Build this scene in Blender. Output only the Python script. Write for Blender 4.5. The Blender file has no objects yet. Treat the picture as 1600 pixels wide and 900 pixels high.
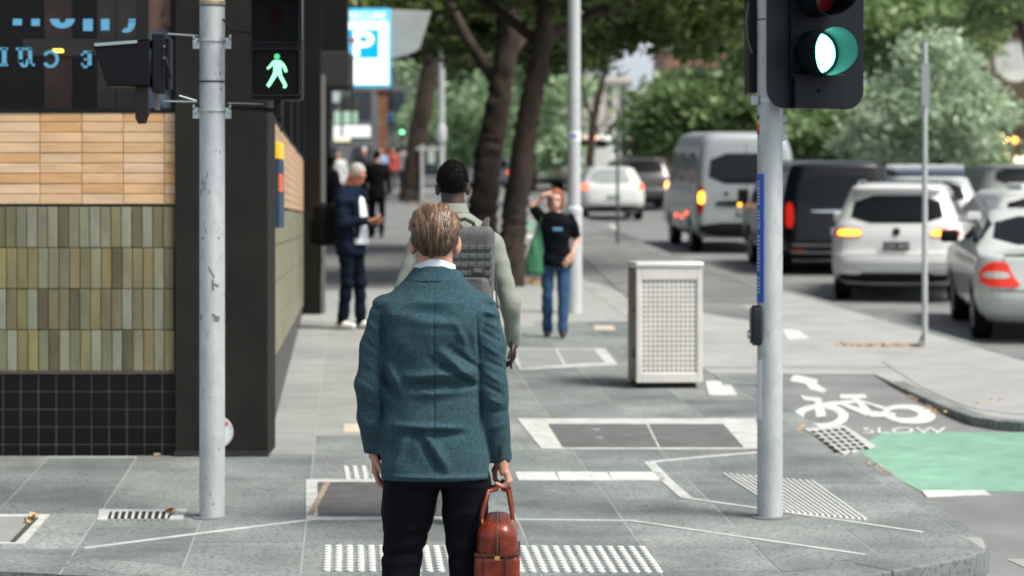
import bpy, bmesh, math, random
import numpy as np
from mathutils import Vector, Matrix, Quaternion
from mathutils.bvhtree import BVHTree
R = math.radians
random.seed(7); np.random.seed(7)
SC = bpy.context.scene
COL = SC.collection
# ---------------------------------------------------------------- camera
F = 3778.0; CZ = 1.65; HY = 345.0           # focal length and horizon in pixels of the 1600 x 900 photograph
cam = bpy.data.cameras.new('Camera'); cam_o = bpy.data.objects.new('Camera', cam); COL.objects.link(cam_o)
cam_o.location = (0, 0, CZ); cam_o.rotation_euler = (R(90), 0, 0)
cam.sensor_width = 36; cam.lens = F/1600*36; cam.shift_y = -(450-HY)/1600
cam.clip_start = .1; cam.clip_end = 3000
cam.dof.use_dof = True; cam.dof.focus_distance = 10.0; cam.dof.aperture_fstop = 2.9; cam.dof.aperture_blades = 0
SC.camera = cam_o
# ---------------------------------------------------------------- sky and sun
SUN_EL, SUN_AZ = 56, 118                     # azimuth clockwise from +Y: behind the camera, to the right
w = bpy.data.worlds.new('World'); SC.world = w; w.use_nodes = True
nt = w.node_tree; bg = nt.nodes['Background']
sky = nt.nodes.new('ShaderNodeTexSky'); sky.sky_type = 'NISHITA'; sky.sun_disc = False
sky.sun_elevation = R(SUN_EL); sky.sun_rotation = R(SUN_AZ); sky.air_density = .55; sky.dust_density = 2.2; sky.ozone_density = .0
hs_ = nt.nodes.new('ShaderNodeHueSaturation'); hs_.inputs['Saturation'].default_value = .5      # thin even cloud: a whiter sky everywhere
nt.links.new(sky.outputs[0], hs_.inputs['Color']); nt.links.new(hs_.outputs[0], bg.inputs[0]); bg.inputs[1].default_value = .10
sl = bpy.data.lights.new('Sun', 'SUN'); sun = bpy.data.objects.new('Sun', sl); COL.objects.link(sun)
sl.energy = 2.1; sl.angle = R(22); sl.color = (1, .945, .83)
sd = Vector((math.sin(R(SUN_AZ))*math.cos(R(SUN_EL)), math.cos(R(SUN_AZ))*math.cos(R(SUN_EL)), math.sin(R(SUN_EL))))
sun.rotation_euler = (-sd).to_track_quat('-Z', 'Y').to_euler()
vs = SC.view_settings; vs.view_transform = 'Standard'; vs.look = 'None'; vs.exposure = 1.12; vs.gamma = 1; vs.use_curve_mapping = False
SC.render.engine = 'CYCLES'
SC.cycles.use_denoising = True
try: SC.cycles.denoiser = 'OPENIMAGEDENOISE'
except Exception: pass
SC.cycles.max_bounces = 7; SC.cycles.diffuse_bounces = 3; SC.cycles.glossy_bounces = 3; SC.cycles.transmission_bounces = 4; SC.cycles.transparent_max_bounces = 6
SC.cycles.caustics_reflective = False; SC.cycles.caustics_refractive = False; SC.cycles.sample_clamp_indirect = 6
# ---------------------------------------------------------------- geometry of the place
FA, FB = -.47, .035        # footpath plane z = FA + FB*y (the street climbs away from the camera)
BA, BB = -.8733, .05333    # bike lane ramp
RA, RB = -.69, .035        # roadway
ST = (-.0675, 1.0)         # street direction
def fz(d): return FA+FB*d
def rz(d): return max(-.18, RA+RB*min(d, 130))
def P(x, y, d): return Vector(((x-800)/F*d, d, CZ-(y-HY)/F*d))
def on(x, y, a=FA, b=FB, up=0.0):
    d = (CZ-a-up)/((y-HY)/F+b); return Vector(((x-800)/F*d, d, a+b*d+up))
def onroad(x, y): return on(x, y, RA, RB)
def onbike(x, y, up=0.0): return on(x, y, BA, BB, up)
# ---------------------------------------------------------------- materials
MATS = {}
def M(name, col=(.5,.5,.5), rough=.6, metal=0, var=0, vs=6, bump=0, bs=60, emit=None, es=0, spec=.5, palette=None, rnd=False, stretch=(1,1,1), coat=0, trans=0, alpha=None, col2=None, speck=0, ss=220, speckcol=(.02,.02,.02), detail=6, world=False, gum=0, blotch=0, sth=(.58,.72)):
    if name in MATS: return MATS[name]
    m = bpy.data.materials.new(name); m.use_nodes = True; n = m.node_tree; b = n.nodes['Principled BSDF']
    L = n.links.new
    b.inputs['Base Color'].default_value = (*col, 1); b.inputs['Roughness'].default_value = rough; b.inputs['Metallic'].default_value = metal
    b.inputs['Specular IOR Level'].default_value = spec
    if coat: b.inputs['Coat Weight'].default_value = coat; b.inputs['Coat Roughness'].default_value = .06
    if trans: b.inputs['Transmission Weight'].default_value = trans
    if emit: b.inputs['Emission Color'].default_value = (*emit, 1); b.inputs['Emission Strength'].default_value = es
    vec = None
    def coords():
        nonlocal vec
        if vec: return vec
        if world: g = n.nodes.new('ShaderNodeNewGeometry'); src = g.outputs['Position']
        else: t = n.nodes.new('ShaderNodeTexCoord'); src = t.outputs['Object']
        mp = n.nodes.new('ShaderNodeMapping'); mp.inputs['Scale'].default_value = stretch; L(src, mp.inputs['Vector'])
        if rnd:
            oi = n.nodes.new('ShaderNodeObjectInfo'); ml = n.nodes.new('ShaderNodeMath'); ml.operation = 'MULTIPLY'; ml.inputs[1].default_value = 57
            L(oi.outputs['Random'], ml.inputs[0]); L(ml.outputs[0], mp.inputs['Location'])
        vec = mp.outputs[0]; return vec
    def noise(sc, det=detail):
        t = n.nodes.new('ShaderNodeTexNoise'); t.inputs['Scale'].default_value = sc; t.inputs['Detail'].default_value = det; t.inputs['Roughness'].default_value = .62
        L(coords(), t.inputs['Vector']); return t.outputs['Fac']
    out = None
    if palette:
        oi = n.nodes.new('ShaderNodeObjectInfo'); cr = n.nodes.new('ShaderNodeValToRGB'); cr.color_ramp.interpolation = 'CONSTANT'
        el = cr.color_ramp.elements
        while len(el) > 1: el.remove(el[-1])
        for i, c in enumerate(palette):
            e = el[0] if i == 0 else el.new(i/len(palette))
            e.position = i/len(palette); e.color = (*c, 1)
        L(oi.outputs['Random'], cr.inputs[0]); out = cr.outputs[0]
    if var:
        f = noise(vs); rm = n.nodes.new('ShaderNodeMapRange'); rm.inputs['From Min'].default_value = .32; rm.inputs['From Max'].default_value = .68
        if col2 and not palette:
            L(f, rm.inputs[0]); mx = n.nodes.new('ShaderNodeMix'); mx.data_type = 'RGBA'; mx.inputs['A'].default_value = (*col, 1); mx.inputs['B'].default_value = (*col2, 1); L(rm.outputs[0], mx.inputs['Factor']); out = mx.outputs['Result']
        else:
            rm.inputs['To Min'].default_value = 1-var; rm.inputs['To Max'].default_value = 1+var; L(f, rm.inputs[0])
            mx = n.nodes.new('ShaderNodeVectorMath'); mx.operation = 'SCALE'
            if out: L(out, mx.inputs[0])
            else: mx.inputs[0].default_value = col
            L(rm.outputs[0], mx.inputs['Scale']); out = mx.outputs[0]
    if speck:
        f = noise(ss, 2); rm = n.nodes.new('ShaderNodeMapRange'); rm.inputs['From Min'].default_value = sth[0]; rm.inputs['From Max'].default_value = sth[1]; rm.inputs['To Max'].default_value = speck
        L(f, rm.inputs[0]); mx = n.nodes.new('ShaderNodeMix'); mx.data_type = 'RGBA'; mx.inputs['B'].default_value = (*speckcol, 1); L(rm.outputs[0], mx.inputs['Factor'])
        if out: L(out, mx.inputs['A'])
        else: mx.inputs['A'].default_value = (*col, 1)
        out = mx.outputs['Result']
    def scaled(src, fac):
        mx_ = n.nodes.new('ShaderNodeVectorMath'); mx_.operation = 'SCALE'
        if src: L(src, mx_.inputs[0])
        else: mx_.inputs[0].default_value = col
        L(fac, mx_.inputs['Scale']); return mx_.outputs[0]
    if blotch:
        f = noise(.9, 5); rm = n.nodes.new('ShaderNodeMapRange'); rm.inputs['From Min'].default_value = .35; rm.inputs['From Max'].default_value = .65; rm.inputs['To Min'].default_value = 1-blotch; rm.inputs['To Max'].default_value = 1+blotch*.6; L(f, rm.inputs[0]); out = scaled(out, rm.outputs[0])
    if gum:
        vo = n.nodes.new('ShaderNodeTexVoronoi'); vo.inputs['Scale'].default_value = 3.2; L(coords(), vo.inputs['Vector']); rm = n.nodes.new('ShaderNodeMapRange'); rm.inputs['From Min'].default_value = .055; rm.inputs['From Max'].default_value = .085; rm.inputs['To Min'].default_value = 1-gum; rm.inputs['To Max'].default_value = 1; L(vo.outputs['Distance'], rm.inputs[0]); out = scaled(out, rm.outputs[0])
    if out: L(out, b.inputs['Base Color'])
    if bump:
        f = noise(bs, 4); bp = n.nodes.new('ShaderNodeBump'); bp.inputs['Strength'].default_value = bump; bp.inputs['Distance'].default_value = .01; L(f, bp.inputs['Height']); L(bp.outputs[0], b.inputs['Normal'])
    MATS[name] = m; return m
# ---------------------------------------------------------------- mesh helpers
def mesh(name, v, f, smooth=False):
    me = bpy.data.meshes.new(name); me.from_pydata([tuple(p) for p in v], [], [tuple(q) for q in f]); me.update()
    if smooth: me.polygons.foreach_set('use_smooth', [True]*len(me.polygons))
    return me
def nmesh(name, v, quads, smooth=False):            # numpy arrays, all faces the same size
    v = np.asarray(v, np.float32); q = np.asarray(quads, np.int32); k = q.shape[1]
    me = bpy.data.meshes.new(name); me.vertices.add(len(v)); me.vertices.foreach_set('co', v.ravel())
    me.loops.add(q.size); me.loops.foreach_set('vertex_index', q.ravel()); me.polygons.add(len(q))
    me.polygons.foreach_set('loop_start', np.arange(0, q.size, k, dtype=np.int32))
    try: me.polygons.foreach_set('loop_total', np.full(len(q), k, np.int32))
    except Exception: pass
    me.update(calc_edges=True); me.validate()
    if smooth: me.polygons.foreach_set('use_smooth', np.ones(len(me.polygons), bool))
    return me
def obj(name, me, mat=None, parent=None, loc=None, world=False):
    o = bpy.data.objects.new(name, me); COL.objects.link(o)
    if mat and not me.materials: me.materials.append(mat)
    if parent: o.parent = parent
    if world and parent: o.location = -parent_world(parent)
    if loc is not None: o.location = loc
    return o
def parent_world(p):
    v = Vector(p.location)
    while p.parent: p = p.parent; v = v+Vector(p.location)
    return v
def tag(o, label=None, cat=None, group=None, kind=None):
    if label: o['label'] = label
    if cat: o['category'] = cat
    if group: o['group'] = group
    if kind: o['kind'] = kind
    return o
def thing(name, label, cat, loc=(0,0,0), rotz=0, group=None):
    o = bpy.data.objects.new(name, None); COL.objects.link(o); o.location = loc; o.rotation_euler = (0,0,rotz); o.empty_display_size = .2
    return tag(o, label, cat, group)
class MB:
    def __init__(s): s.v = []; s.f = []
    def add(s, v, f):
        n = len(s.v); s.v += [Vector(p) for p in v]; s.f += [[i+n for i in q] for q in f]; return s
    def box(s, c, d, rot=None):
        hx, hy, hz = d[0]/2, d[1]/2, d[2]/2
        v = [Vector((x*hx, y*hy, z*hz)) for z in (-1,1) for y in (-1,1) for x in (-1,1)]
        if rot is not None: v = [rot @ p for p in v]
        return s.add([p+Vector(c) for p in v], [(0,2,3,1),(4,5,7,6),(0,1,5,4),(2,6,7,3),(0,4,6,2),(1,3,7,5)])
    def span(s, a, b): a, b = Vector(a), Vector(b); return s.box((a+b)/2, b-a)
    def hexa(s, p):     # 8 corners: bottom 4 (ccw from above), top 4
        return s.add(p, [(3,2,1,0),(4,5,6,7),(0,1,5,4),(1,2,6,5),(2,3,7,6),(3,0,4,7)])
    def tube(s, pts, rad, n=12, cap=True, flat=(1,1), up=None):
        pts = [Vector(p) for p in pts]; rad = rad if hasattr(rad, '__len__') else [rad]*len(pts)
        rings = []; pn = None
        for i, p in enumerate(pts):
            t = (pts[min(i+1, len(pts)-1)]-pts[max(i-1, 0)]).normalized()
            if pn is None:
                a = Vector(up) if up else (Vector((0,0,1)) if abs(t.z) < .9 else Vector((1,0,0)))
                pn = (a-t*a.dot(t)).normalized()
            else: pn = (pn-t*pn.dot(t)).normalized()
            bn = t.cross(pn)
            rings.append([p+(pn*math.cos(2*math.pi*k/n)*flat[0]+bn*math.sin(2*math.pi*k/n)*flat[1])*rad[i] for k in range(n)])
        v = [q for r in rings for q in r]; f = []
        for i in range(len(pts)-1):
            for k in range(n): f.append((i*n+k, i*n+(k+1) % n, (i+1)*n+(k+1) % n, (i+1)*n+k))
        if cap: f.append(tuple(range(n-1, -1, -1))); f.append(tuple((len(pts)-1)*n+k for k in range(n)))
        return s.add(v, f)
    def cyl(s, c, axis, r, h, n=24, r2=None):
        a = Vector(axis).normalized(); c = Vector(c); return s.tube([c-a*h/2, c+a*h/2], [r, r if r2 is None else r2], n)
    def ring(s, c, axis, r, t, h, n=32):          # hollow cylinder wall from c along axis
        a = Vector(axis).normalized(); u = a.orthogonal().normalized(); w_ = a.cross(u); c = Vector(c); v = []
        for k in range(n):
            e = u*math.cos(2*math.pi*k/n)+w_*math.sin(2*math.pi*k/n)
            v += [c+e*r, c+e*r+a*h, c+e*(r-t)+a*h, c+e*(r-t)]
        f = []
        for k in range(n):
            i, j = 4*k, 4*((k+1) % n)
            for q in range(4): f.append((i+q, j+q, j+(q+1) % 4, i+(q+1) % 4))
        return s.add(v, f)
    def prism(s, poly, ext):
        poly = [Vector(p) for p in poly]; ext = Vector(ext); n = len(poly)
        f = [tuple(range(n)), tuple(range(2*n-1, n-1, -1))]+[(i, i+n, (i+1) % n+n, (i+1) % n) for i in range(n)]
        return s.add(poly+[p+ext for p in poly], f)
    def lathe(s, c, prof, n=24):
        c = Vector(c); v = []; f = []
        for r, z in prof:
            for k in range(n): v.append(c+Vector((r*math.cos(2*math.pi*k/n), r*math.sin(2*math.pi*k/n), z)))
        for i in range(len(prof)-1):
            for k in range(n): f.append((i*n+k, i*n+(k+1) % n, (i+1)*n+(k+1) % n, (i+1)*n+k))
        f.append(tuple(range(n-1, -1, -1))); f.append(tuple((len(prof)-1)*n+k for k in range(n)))
        return s.add(v, f)
    def me(s, name='m', smooth=False, fix=True):
        me = mesh(name, s.v, s.f)
        if fix:
            bm = bmesh.new(); bm.from_mesh(me); bmesh.ops.recalc_face_normals(bm, faces=bm.faces); bm.to_mesh(me); bm.free()
        if smooth: me.polygons.foreach_set('use_smooth', [True]*len(me.polygons)); me.set_sharp_from_angle(angle=R(38))
        return me
    def build(s, name, mat, parent=None, smooth=False, bevel=0, world=False, loc=None, seg=2):
        o = obj(name, s.me(name, smooth), mat, parent, loc, world)
        if bevel:
            b = o.modifiers.new('Bevel', 'BEVEL'); b.width = bevel; b.segments = seg; b.limit_method = 'ANGLE'; b.angle_limit = R(40)
        return o
def rrect(w, h, r, n=5):
    pts = []
    for cx, cy, a in ((w/2-r, h/2-r, 0), (-w/2+r, h/2-r, 90), (-w/2+r, -h/2+r, 180), (w/2-r, -h/2+r, 270)):
        for k in range(n+1): t = R(a+90*k/n); pts.append((cx+r*math.cos(t), cy+r*math.sin(t)))
    return pts
def text_me(s, size, ext=.002, sx=1, shear=0, name='lettering'):
    c = bpy.data.curves.new('t', 'FONT'); c.body = s; c.size = size; c.extrude = ext; c.align_x = 'CENTER'; c.align_y = 'CENTER'; c.resolution_u = 3; c.shear = shear
    t = bpy.data.objects.new('t', c); COL.objects.link(t); dg = bpy.context.evaluated_depsgraph_get(); dg.update()
    me = bpy.data.meshes.new_from_object(t.evaluated_get(dg)); bpy.data.objects.remove(t); bpy.data.curves.remove(c)
    for v in me.vertices: v.co.x *= sx
    me.name = name; me.materials.clear(); return me
def sheet(name, pts, mat, parent=None, th=.004, world=True):   # flat polygon with a little thickness
    b = MB(); n = Vector((0,0,1)); pts = [Vector(p) for p in pts]
    b.prism([p-n*.003 for p in pts], n*(th+.003)); return b.build(name, mat, parent, world=world)
def stroke(pts, wd):           # outline polygon of a band along a ground polyline
    pts = [Vector(p) for p in pts]; L_, R_ = [], []
    for i, p in enumerate(pts):
        d = (pts[min(i+1, len(pts)-1)]-pts[max(i-1, 0)]); nrm = Vector((-d.y, d.x, 0)).normalized()
        z = Vector((0,0,1)); a = p+nrm*wd/2; b = p-nrm*wd/2; L_.append(a); R_.append(b)
    return L_, R_
def band(name, pts, wd, mat, parent=None, th=.004, ab=(FA, FB)):
    L_, R_ = stroke(pts, wd); v = []; f = []
    for p in L_+R_: p.z = ab[0]+ab[1]*p.y+th
    n = len(L_); v = L_+R_+[p-Vector((0,0,th+.004)) for p in L_+R_]
    for i in range(n-1): f.append((i, i+1, n+i+1, n+i)); f.append((2*n+i, 2*n+i+1, i+1, i)); f.append((n+i, n+i+1, 3*n+i+1, 3*n+i))
    f.append((0, n, 3*n, 2*n)); f.append((n-1, 3*n-1, 4*n-1, 2*n-1))
    b = MB(); b.add(v, f); return b.build(name, mat, parent, world=True)
# ---------------------------------------------------------------- implicit surfaces
def nets(fn, lo, hi, h):
    lo = np.array(lo, float); hi = np.array(hi, float); n = np.ceil((hi-lo)/h).astype(int)+1
    ax = [lo[i]+h*np.arange(n[i]) for i in range(3)]
    X, Y, Z = np.meshgrid(*ax, indexing='ij')
    D = fn(X.astype(np.float32), Y.astype(np.float32), Z.astype(np.float32)); S = D < 0
    cn = n-1; tot = int(np.prod(cn)); acc = np.zeros((tot, 3)); cnt = np.zeros(tot); edges = []
    for a in range(3):
        sl0 = [slice(None)]*3; sl1 = [slice(None)]*3; sl0[a] = slice(0, -1); sl1[a] = slice(1, None)
        cr = np.argwhere(S[tuple(sl0)] != S[tuple(sl1)])
        if not len(cr): continue
        nx = cr.copy(); nx[:, a] += 1
        d0 = D[tuple(cr.T)]; d1 = D[tuple(nx.T)]; t = d0/(d0-d1)
        p = cr.astype(float); p[:, a] += t
        b, c = [(1,2),(2,0),(0,1)][a]; ids = []; ok = np.ones(len(cr), bool)
        for db, dc in ((-1,-1),(0,-1),(0,0),(-1,0)):
            q = cr.copy(); q[:, b] += db; q[:, c] += dc
            ok &= (q >= 0).all(1) & (q < cn).all(1); ids.append(q)
        fl = [np.ravel_multi_index(tuple(np.clip(q, 0, cn-1).T), tuple(cn)) for q in ids]
        for k in range(4):
            np.add.at(acc, fl[k][ok], p[ok]); np.add.at(cnt, fl[k][ok], 1)
        q = np.stack(fl, 1)[ok]; fwd = (d0 < 0)[ok]; q[~fwd] = q[~fwd][:, ::-1]; edges.append(q)
    q = np.concatenate(edges); used = np.unique(q); remap = np.full(tot, -1); remap[used] = np.arange(len(used))
    v = acc[used]/cnt[used][:, None]*h+lo
    return v, remap[q]
def smin(a, b, k):
    if k <= 0: return np.minimum(a, b)
    hh = np.clip(.5+.5*(b-a)/k, 0, 1); return b+(a-b)*hh-k*hh*(1-hh)
def caps(a, b, r1, r2, sq=None):                     # tapered capsule
    a = np.array(a, float); b = np.array(b, float); ab = b-a; L2 = float(ab @ ab)+1e-9
    def f(X, Y, Z):
        t = np.clip(((X-a[0])*ab[0]+(Y-a[1])*ab[1]+(Z-a[2])*ab[2])/L2, 0, 1)
        return np.sqrt((X-a[0]-t*ab[0])**2+(Y-a[1]-t*ab[1])**2+(Z-a[2]-t*ab[2])**2)-(r1+(r2-r1)*t)
    f.bb = (np.minimum(a-r1, b-r2), np.maximum(a+r1, b+r2)); return f
def ell(c, r, rot=None):
    c = np.array(c, float); r = np.array(r, float); Rm = None if rot is None else np.array(rot)
    def f(X, Y, Z):
        x, y, z = X-c[0], Y-c[1], Z-c[2]
        if Rm is not None: x, y, z = [Rm[0][i]*x+Rm[1][i]*y+Rm[2][i]*z for i in range(3)]
        k0 = np.sqrt((x/r[0])**2+(y/r[1])**2+(z/r[2])**2); k1 = np.sqrt((x/r[0]**2)**2+(y/r[1]**2)**2+(z/r[2]**2)**2)+1e-6
        return k0*(k0-1)/k1
    f.bb = (c-r.max(), c+r.max()); return f
def rbox(c, d, r, rot=None):
    c = np.array(c, float); d = np.array(d, float)/2-r; Rm = None if rot is None else np.array(rot)
    def f(X, Y, Z):
        x, y, z = X-c[0], Y-c[1], Z-c[2]
        if Rm is not None: x, y, z = [Rm[0][i]*x+Rm[1][i]*y+Rm[2][i]*z for i in range(3)]
        qx, qy, qz = abs(x)-d[0], abs(y)-d[1], abs(z)-d[2]
        return np.sqrt(np.maximum(qx, 0)**2+np.maximum(qy, 0)**2+np.maximum(qz, 0)**2)+np.minimum(np.maximum(qx, np.maximum(qy, qz)), 0)-r
    e = np.linalg.norm(d)+r; f.bb = (c-e, c+e); return f
def stack(levels, p=2.4):                            # torso: (z, half width, half depth, cx, cy) by height
    A = np.array(levels, float); A = A[np.argsort(A[:, 0])]
    def f(X, Y, Z):
        a, b, cx, cy = [np.interp(Z, A[:, 0], A[:, i]) for i in (1,2,3,4)]
        r = (np.abs((X-cx)/a)**p+np.abs((Y-cy)/b)**p)**(1/p)
        d = (r-1)*np.minimum(a, b)
        return np.maximum(d, np.maximum(Z-A[-1, 0], A[0, 0]-Z))
    f.bb = (np.array([-A[:, 1].max()-abs(A[:, 3]).max(), -A[:, 2].max()-abs(A[:, 4]).max(), A[0, 0]]), np.array([A[:, 1].max()+abs(A[:, 3]).max(), A[:, 2].max()+abs(A[:, 4]).max(), A[-1, 0]])); return f
def blend(prims, k=.03, mod=None):
    lo = np.min([p.bb[0] for p in prims], 0)-.03; hi = np.max([p.bb[1] for p in prims], 0)+.03
    def f(X, Y, Z):
        d = None
        for p in prims:
            e = p(X, Y, Z); d = e if d is None else smin(d, e, getattr(p, 'k', k))
        return mod(d, X, Y, Z) if mod else d
    f.bb = (lo, hi); return f
def sdf_obj(name, fields, mat, parent=None, loc=None):   # fields: list of (fn, voxel); joined into one mesh
    V, Q, n = [], [], 0
    for fn, h in fields:
        v, q = nets(fn, fn.bb[0], fn.bb[1], h); V.append(v); Q.append(q+n); n += len(v)
    return obj(name, nmesh(name, np.concatenate(V), np.concatenate(Q), True), mat, parent, loc)
# ================================================================ GROUND
m_asph = M('asphalt', (.185,.192,.195), .88, var=.18, vs=.8, blotch=.2, bump=.12, bs=160, speck=.35, ss=300, speckcol=(.2,.2,.2), world=True)
m_blue = M('bluestone', (.21,.24,.245), .8, var=.3, vs=1.5, bump=.35, bs=120, speck=.8, ss=42, sth=(.50,.64), speckcol=(.085,.10,.102), gum=.35, blotch=.22, palette=[(.19,.217,.214),(.22,.245,.24),(.17,.196,.196),(.235,.256,.25),(.205,.226,.22)], world=True)
m_pale = M('pale_stone', (.33,.345,.335), .8, var=.12, vs=2.5, bump=.2, bs=150, palette=[(.25,.262,.256),(.275,.287,.28),(.23,.245,.242)], world=True)
m_grout = M('grout', (.30,.315,.305), .9, var=.15, vs=9, world=True)
m_conc = M('concrete', (.175,.182,.184), .85, var=.16, vs=1.4, bump=.3, bs=90, speck=.3, ss=120, speckcol=(.15,.15,.15), gum=.3, blotch=.2, world=True)
m_gravel = M('exposed_aggregate', (.33,.338,.33), .9, var=.12, vs=2, bump=.8, bs=70, speck=.5, ss=60, speckcol=(.22,.22,.2), world=True)
m_kerb = M('kerb_bluestone', (.17,.19,.195), .8, var=.25, vs=5, bump=.5, bs=90, world=True)
m_concp = M('pale_concrete', (.325,.333,.325), .85, var=.16, vs=1.4, bump=.3, bs=90, speck=.4, ss=60, speckcol=(.21,.21,.205), world=True)
m_line = M('white_road_paint', (.56,.58,.56), .7, var=.22, vs=9, bump=.2, bs=200, speck=.75, ss=26, speckcol=(.30,.32,.32), world=True)
m_edge = M('pale_inlay', (.46,.48,.46), .75, var=.2, vs=7, speck=.5, ss=30, speckcol=(.28,.30,.29), world=True)
m_green = M('green_lane_paint', (.18,.35,.255), .8, var=.14, vs=5, blotch=.16, bump=.15, bs=220, speck=.35, ss=160, speckcol=(.26,.46,.36), world=True)
m_iron = M('cast_iron', (.15,.15,.148), .6, metal=.3, var=.2, vs=6, bump=.3, bs=80, world=True)
m_dark = M('dark_void', (.012,.013,.014), .8)
m_steel = M('galvanised_steel', (.50,.545,.55), .5, metal=.35, var=.14, vs=7, bump=.1, bs=40, speck=.45, ss=30, speckcol=(.25,.27,.27), stretch=(1,1,.5))
m_zinc = M('zinc_fitting', (.55,.62,.62), .4, metal=.7, var=.1, vs=20)
m_black = M('black_paint', (.006,.0065,.008), .5, var=.2, vs=9, spec=.25)
m_blackg = M('black_gloss', (.008,.009,.012), .22)
# road: one sheet that climbs with the street and reaches the horizon
ys = [-300, -60, -10, 0, 6, 12, 14.57]+[14.57+i*6 for i in range(1, 20)]+[130, 180, 300, 700, 1600]
xs = [-900, -200, -60, -20, -8, -3, 0, 3, 6, 12, 20, 60, 200, 900]
v = [(x, y, rz(y)) for y in ys for x in xs]; n = len(xs)
f = [(j*n+i, j*n+i+1, (j+1)*n+i+1, (j+1)*n+i) for j in range(len(ys)-1) for i in range(n-1)]
tag(obj('road', mesh('road', v, f), m_asph), kind='structure')
front_px = [(-260,878),(-100,877),(0,879),(100,884),(210,897),(400,925),(700,945),(1000,938),(1200,916),(1350,899),(1432,885),(1512,869),(1538,859)]
right_px = [(1546,849),(1538,841),(1450,781),(1390,737),(1345,706),(1245,675),(1185,632),(1112,586)]
isl_px = [(1365,585),(1390,597),(1440,619),(1490,641),(1520,651),(1560,657),(1600,660),(1850,662)]
kerb_px = [(1850,630),(1600,558),(1400,501),(1220,450),(1040,393),(960,361),(915,340)]
front = [on(*p) for p in front_px]; right = [on(*p) for p in right_px]; isl = [on(*p) for p in isl_px]; kerb = [on(*p) for p in kerb_px]
last = kerb[-1]; far = Vector((last.x+ST[0]*(129-last.y), 129, fz(129)))
outline = front+right+isl+kerb+[far, Vector((-60, 129, fz(129))), Vector((-60, front[0].y, fz(front[0].y)))]
b = MB(); b.prism([p-Vector((0,0,.003)) for p in outline], (0,0,-.5))
foot = tag(b.build('footpath', m_conc), kind='structure')
# bike lane ramp
bl = [(1.55,12.7),(9.5,12.7),(9.5,22.2),(1.55,22.2)]
b = MB(); b.prism([(x, y, BA+BB*y) for x, y in bl], (0,0,-.3)); tag(b.build('bike_lane', m_asph), kind='structure')
# clip polygon for paving slabs (convex hull)
def hull(pts):
    pts = sorted(set(pts))
    def half(ps):
        h = []
        for p in ps:
            while len(h) > 1 and (h[-1][0]-h[-2][0])*(p[1]-h[-2][1])-(h[-1][1]-h[-2][1])*(p[0]-h[-2][0]) <= 0: h.pop()
            h.append(p)
        return h
    a = half(pts); c = half(pts[::-1]); return a[:-1]+c[:-1]
def clip(poly, cl):
    for i in range(len(cl)):
        a, c = cl[i], cl[(i+1) % len(cl)]; out = []
        side = lambda p: (c[0]-a[0])*(p[1]-a[1])-(c[1]-a[1])*(p[0]-a[0])
        for j in range(len(poly)):
            p, q = poly[j], poly[(j+1) % len(poly)]; sp, sq = side(p), side(q)
            if sp >= 0: out.append(p)
            if (sp >= 0) != (sq >= 0): t = sp/(sp-sq); out.append((p[0]+(q[0]-p[0])*t, p[1]+(q[1]-p[1])*t))
        poly = out
        if len(poly) < 3: return []
    return poly
KW = .27
def offs(pts, d):
    o = []
    for i, p in enumerate(pts):
        t = pts[min(i+1, len(pts)-1)]-pts[max(i-1, 0)]; nn = Vector((-t.y, t.x, 0)).normalized(); o.append(p+nn*d)
    return o
inner = offs(front, KW)
rb = [on(*p) for p in [(1540,856),(1536,842),(1450,783),(1345,708),(1245,677),(1105,590),(985,500),(905,430)]]
hl = hull([(p.x, p.y) for p in inner[:-1]]+[(p.x, p.y) for p in rb]+[(-4.6, 31), (-4.6, inner[0].y)])
PITCH, ROW = .583, 1.17
gb_ = MB(); gb_.prism([(x, y, fz(y)-.0028) for x, y in hl], (0,0,.0014)); gb_.build('joint_bed', m_grout, foot)
slab_i = 0; rngs = random.Random(3)
x_ref = on(152, 808)                       # a joint seen in the photograph
for c in range(-4, 12):
    x0 = x_ref.x+c*PITCH; off = rngs.uniform(0, ROW)
    for r in range(-2, 18):
        y0 = 12+r*ROW-off
        poly = []
        for (u, t) in ((0,0),(1,0),(1,1),(0,1)):
            y = y0+t*ROW+(.004 if t == 0 else -.004); x = x0+u*PITCH+(.0045 if u == 0 else -.0045)+ST[0]*(y-x_ref.y); poly.append((x, y))
        cx = sum(p[0] for p in poly)/4; cy = sum(p[1] for p in poly)/4
        if cy > 27.5 or (cy > 16.3 and cx < -1.95+ST[0]*(cy-16.05)): continue
        poly = clip(poly, hl)
        if len(poly) < 3 or abs(sum(poly[i][0]*poly[(i+1) % len(poly)][1]-poly[(i+1) % len(poly)][0]*poly[i][1] for i in range(len(poly)))) < .04: continue
        dz = rngs.uniform(-.0012, .0012)
        b = MB(); b.prism([(x, y, fz(y)+dz) for x, y in poly], (0,0,-.04))
        near_wall = cy > 16.6 and cx < -.93+ST[0]*(cy-16.05)
        b.build('paving_slab', m_pale if near_wall else m_blue, foot)
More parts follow.
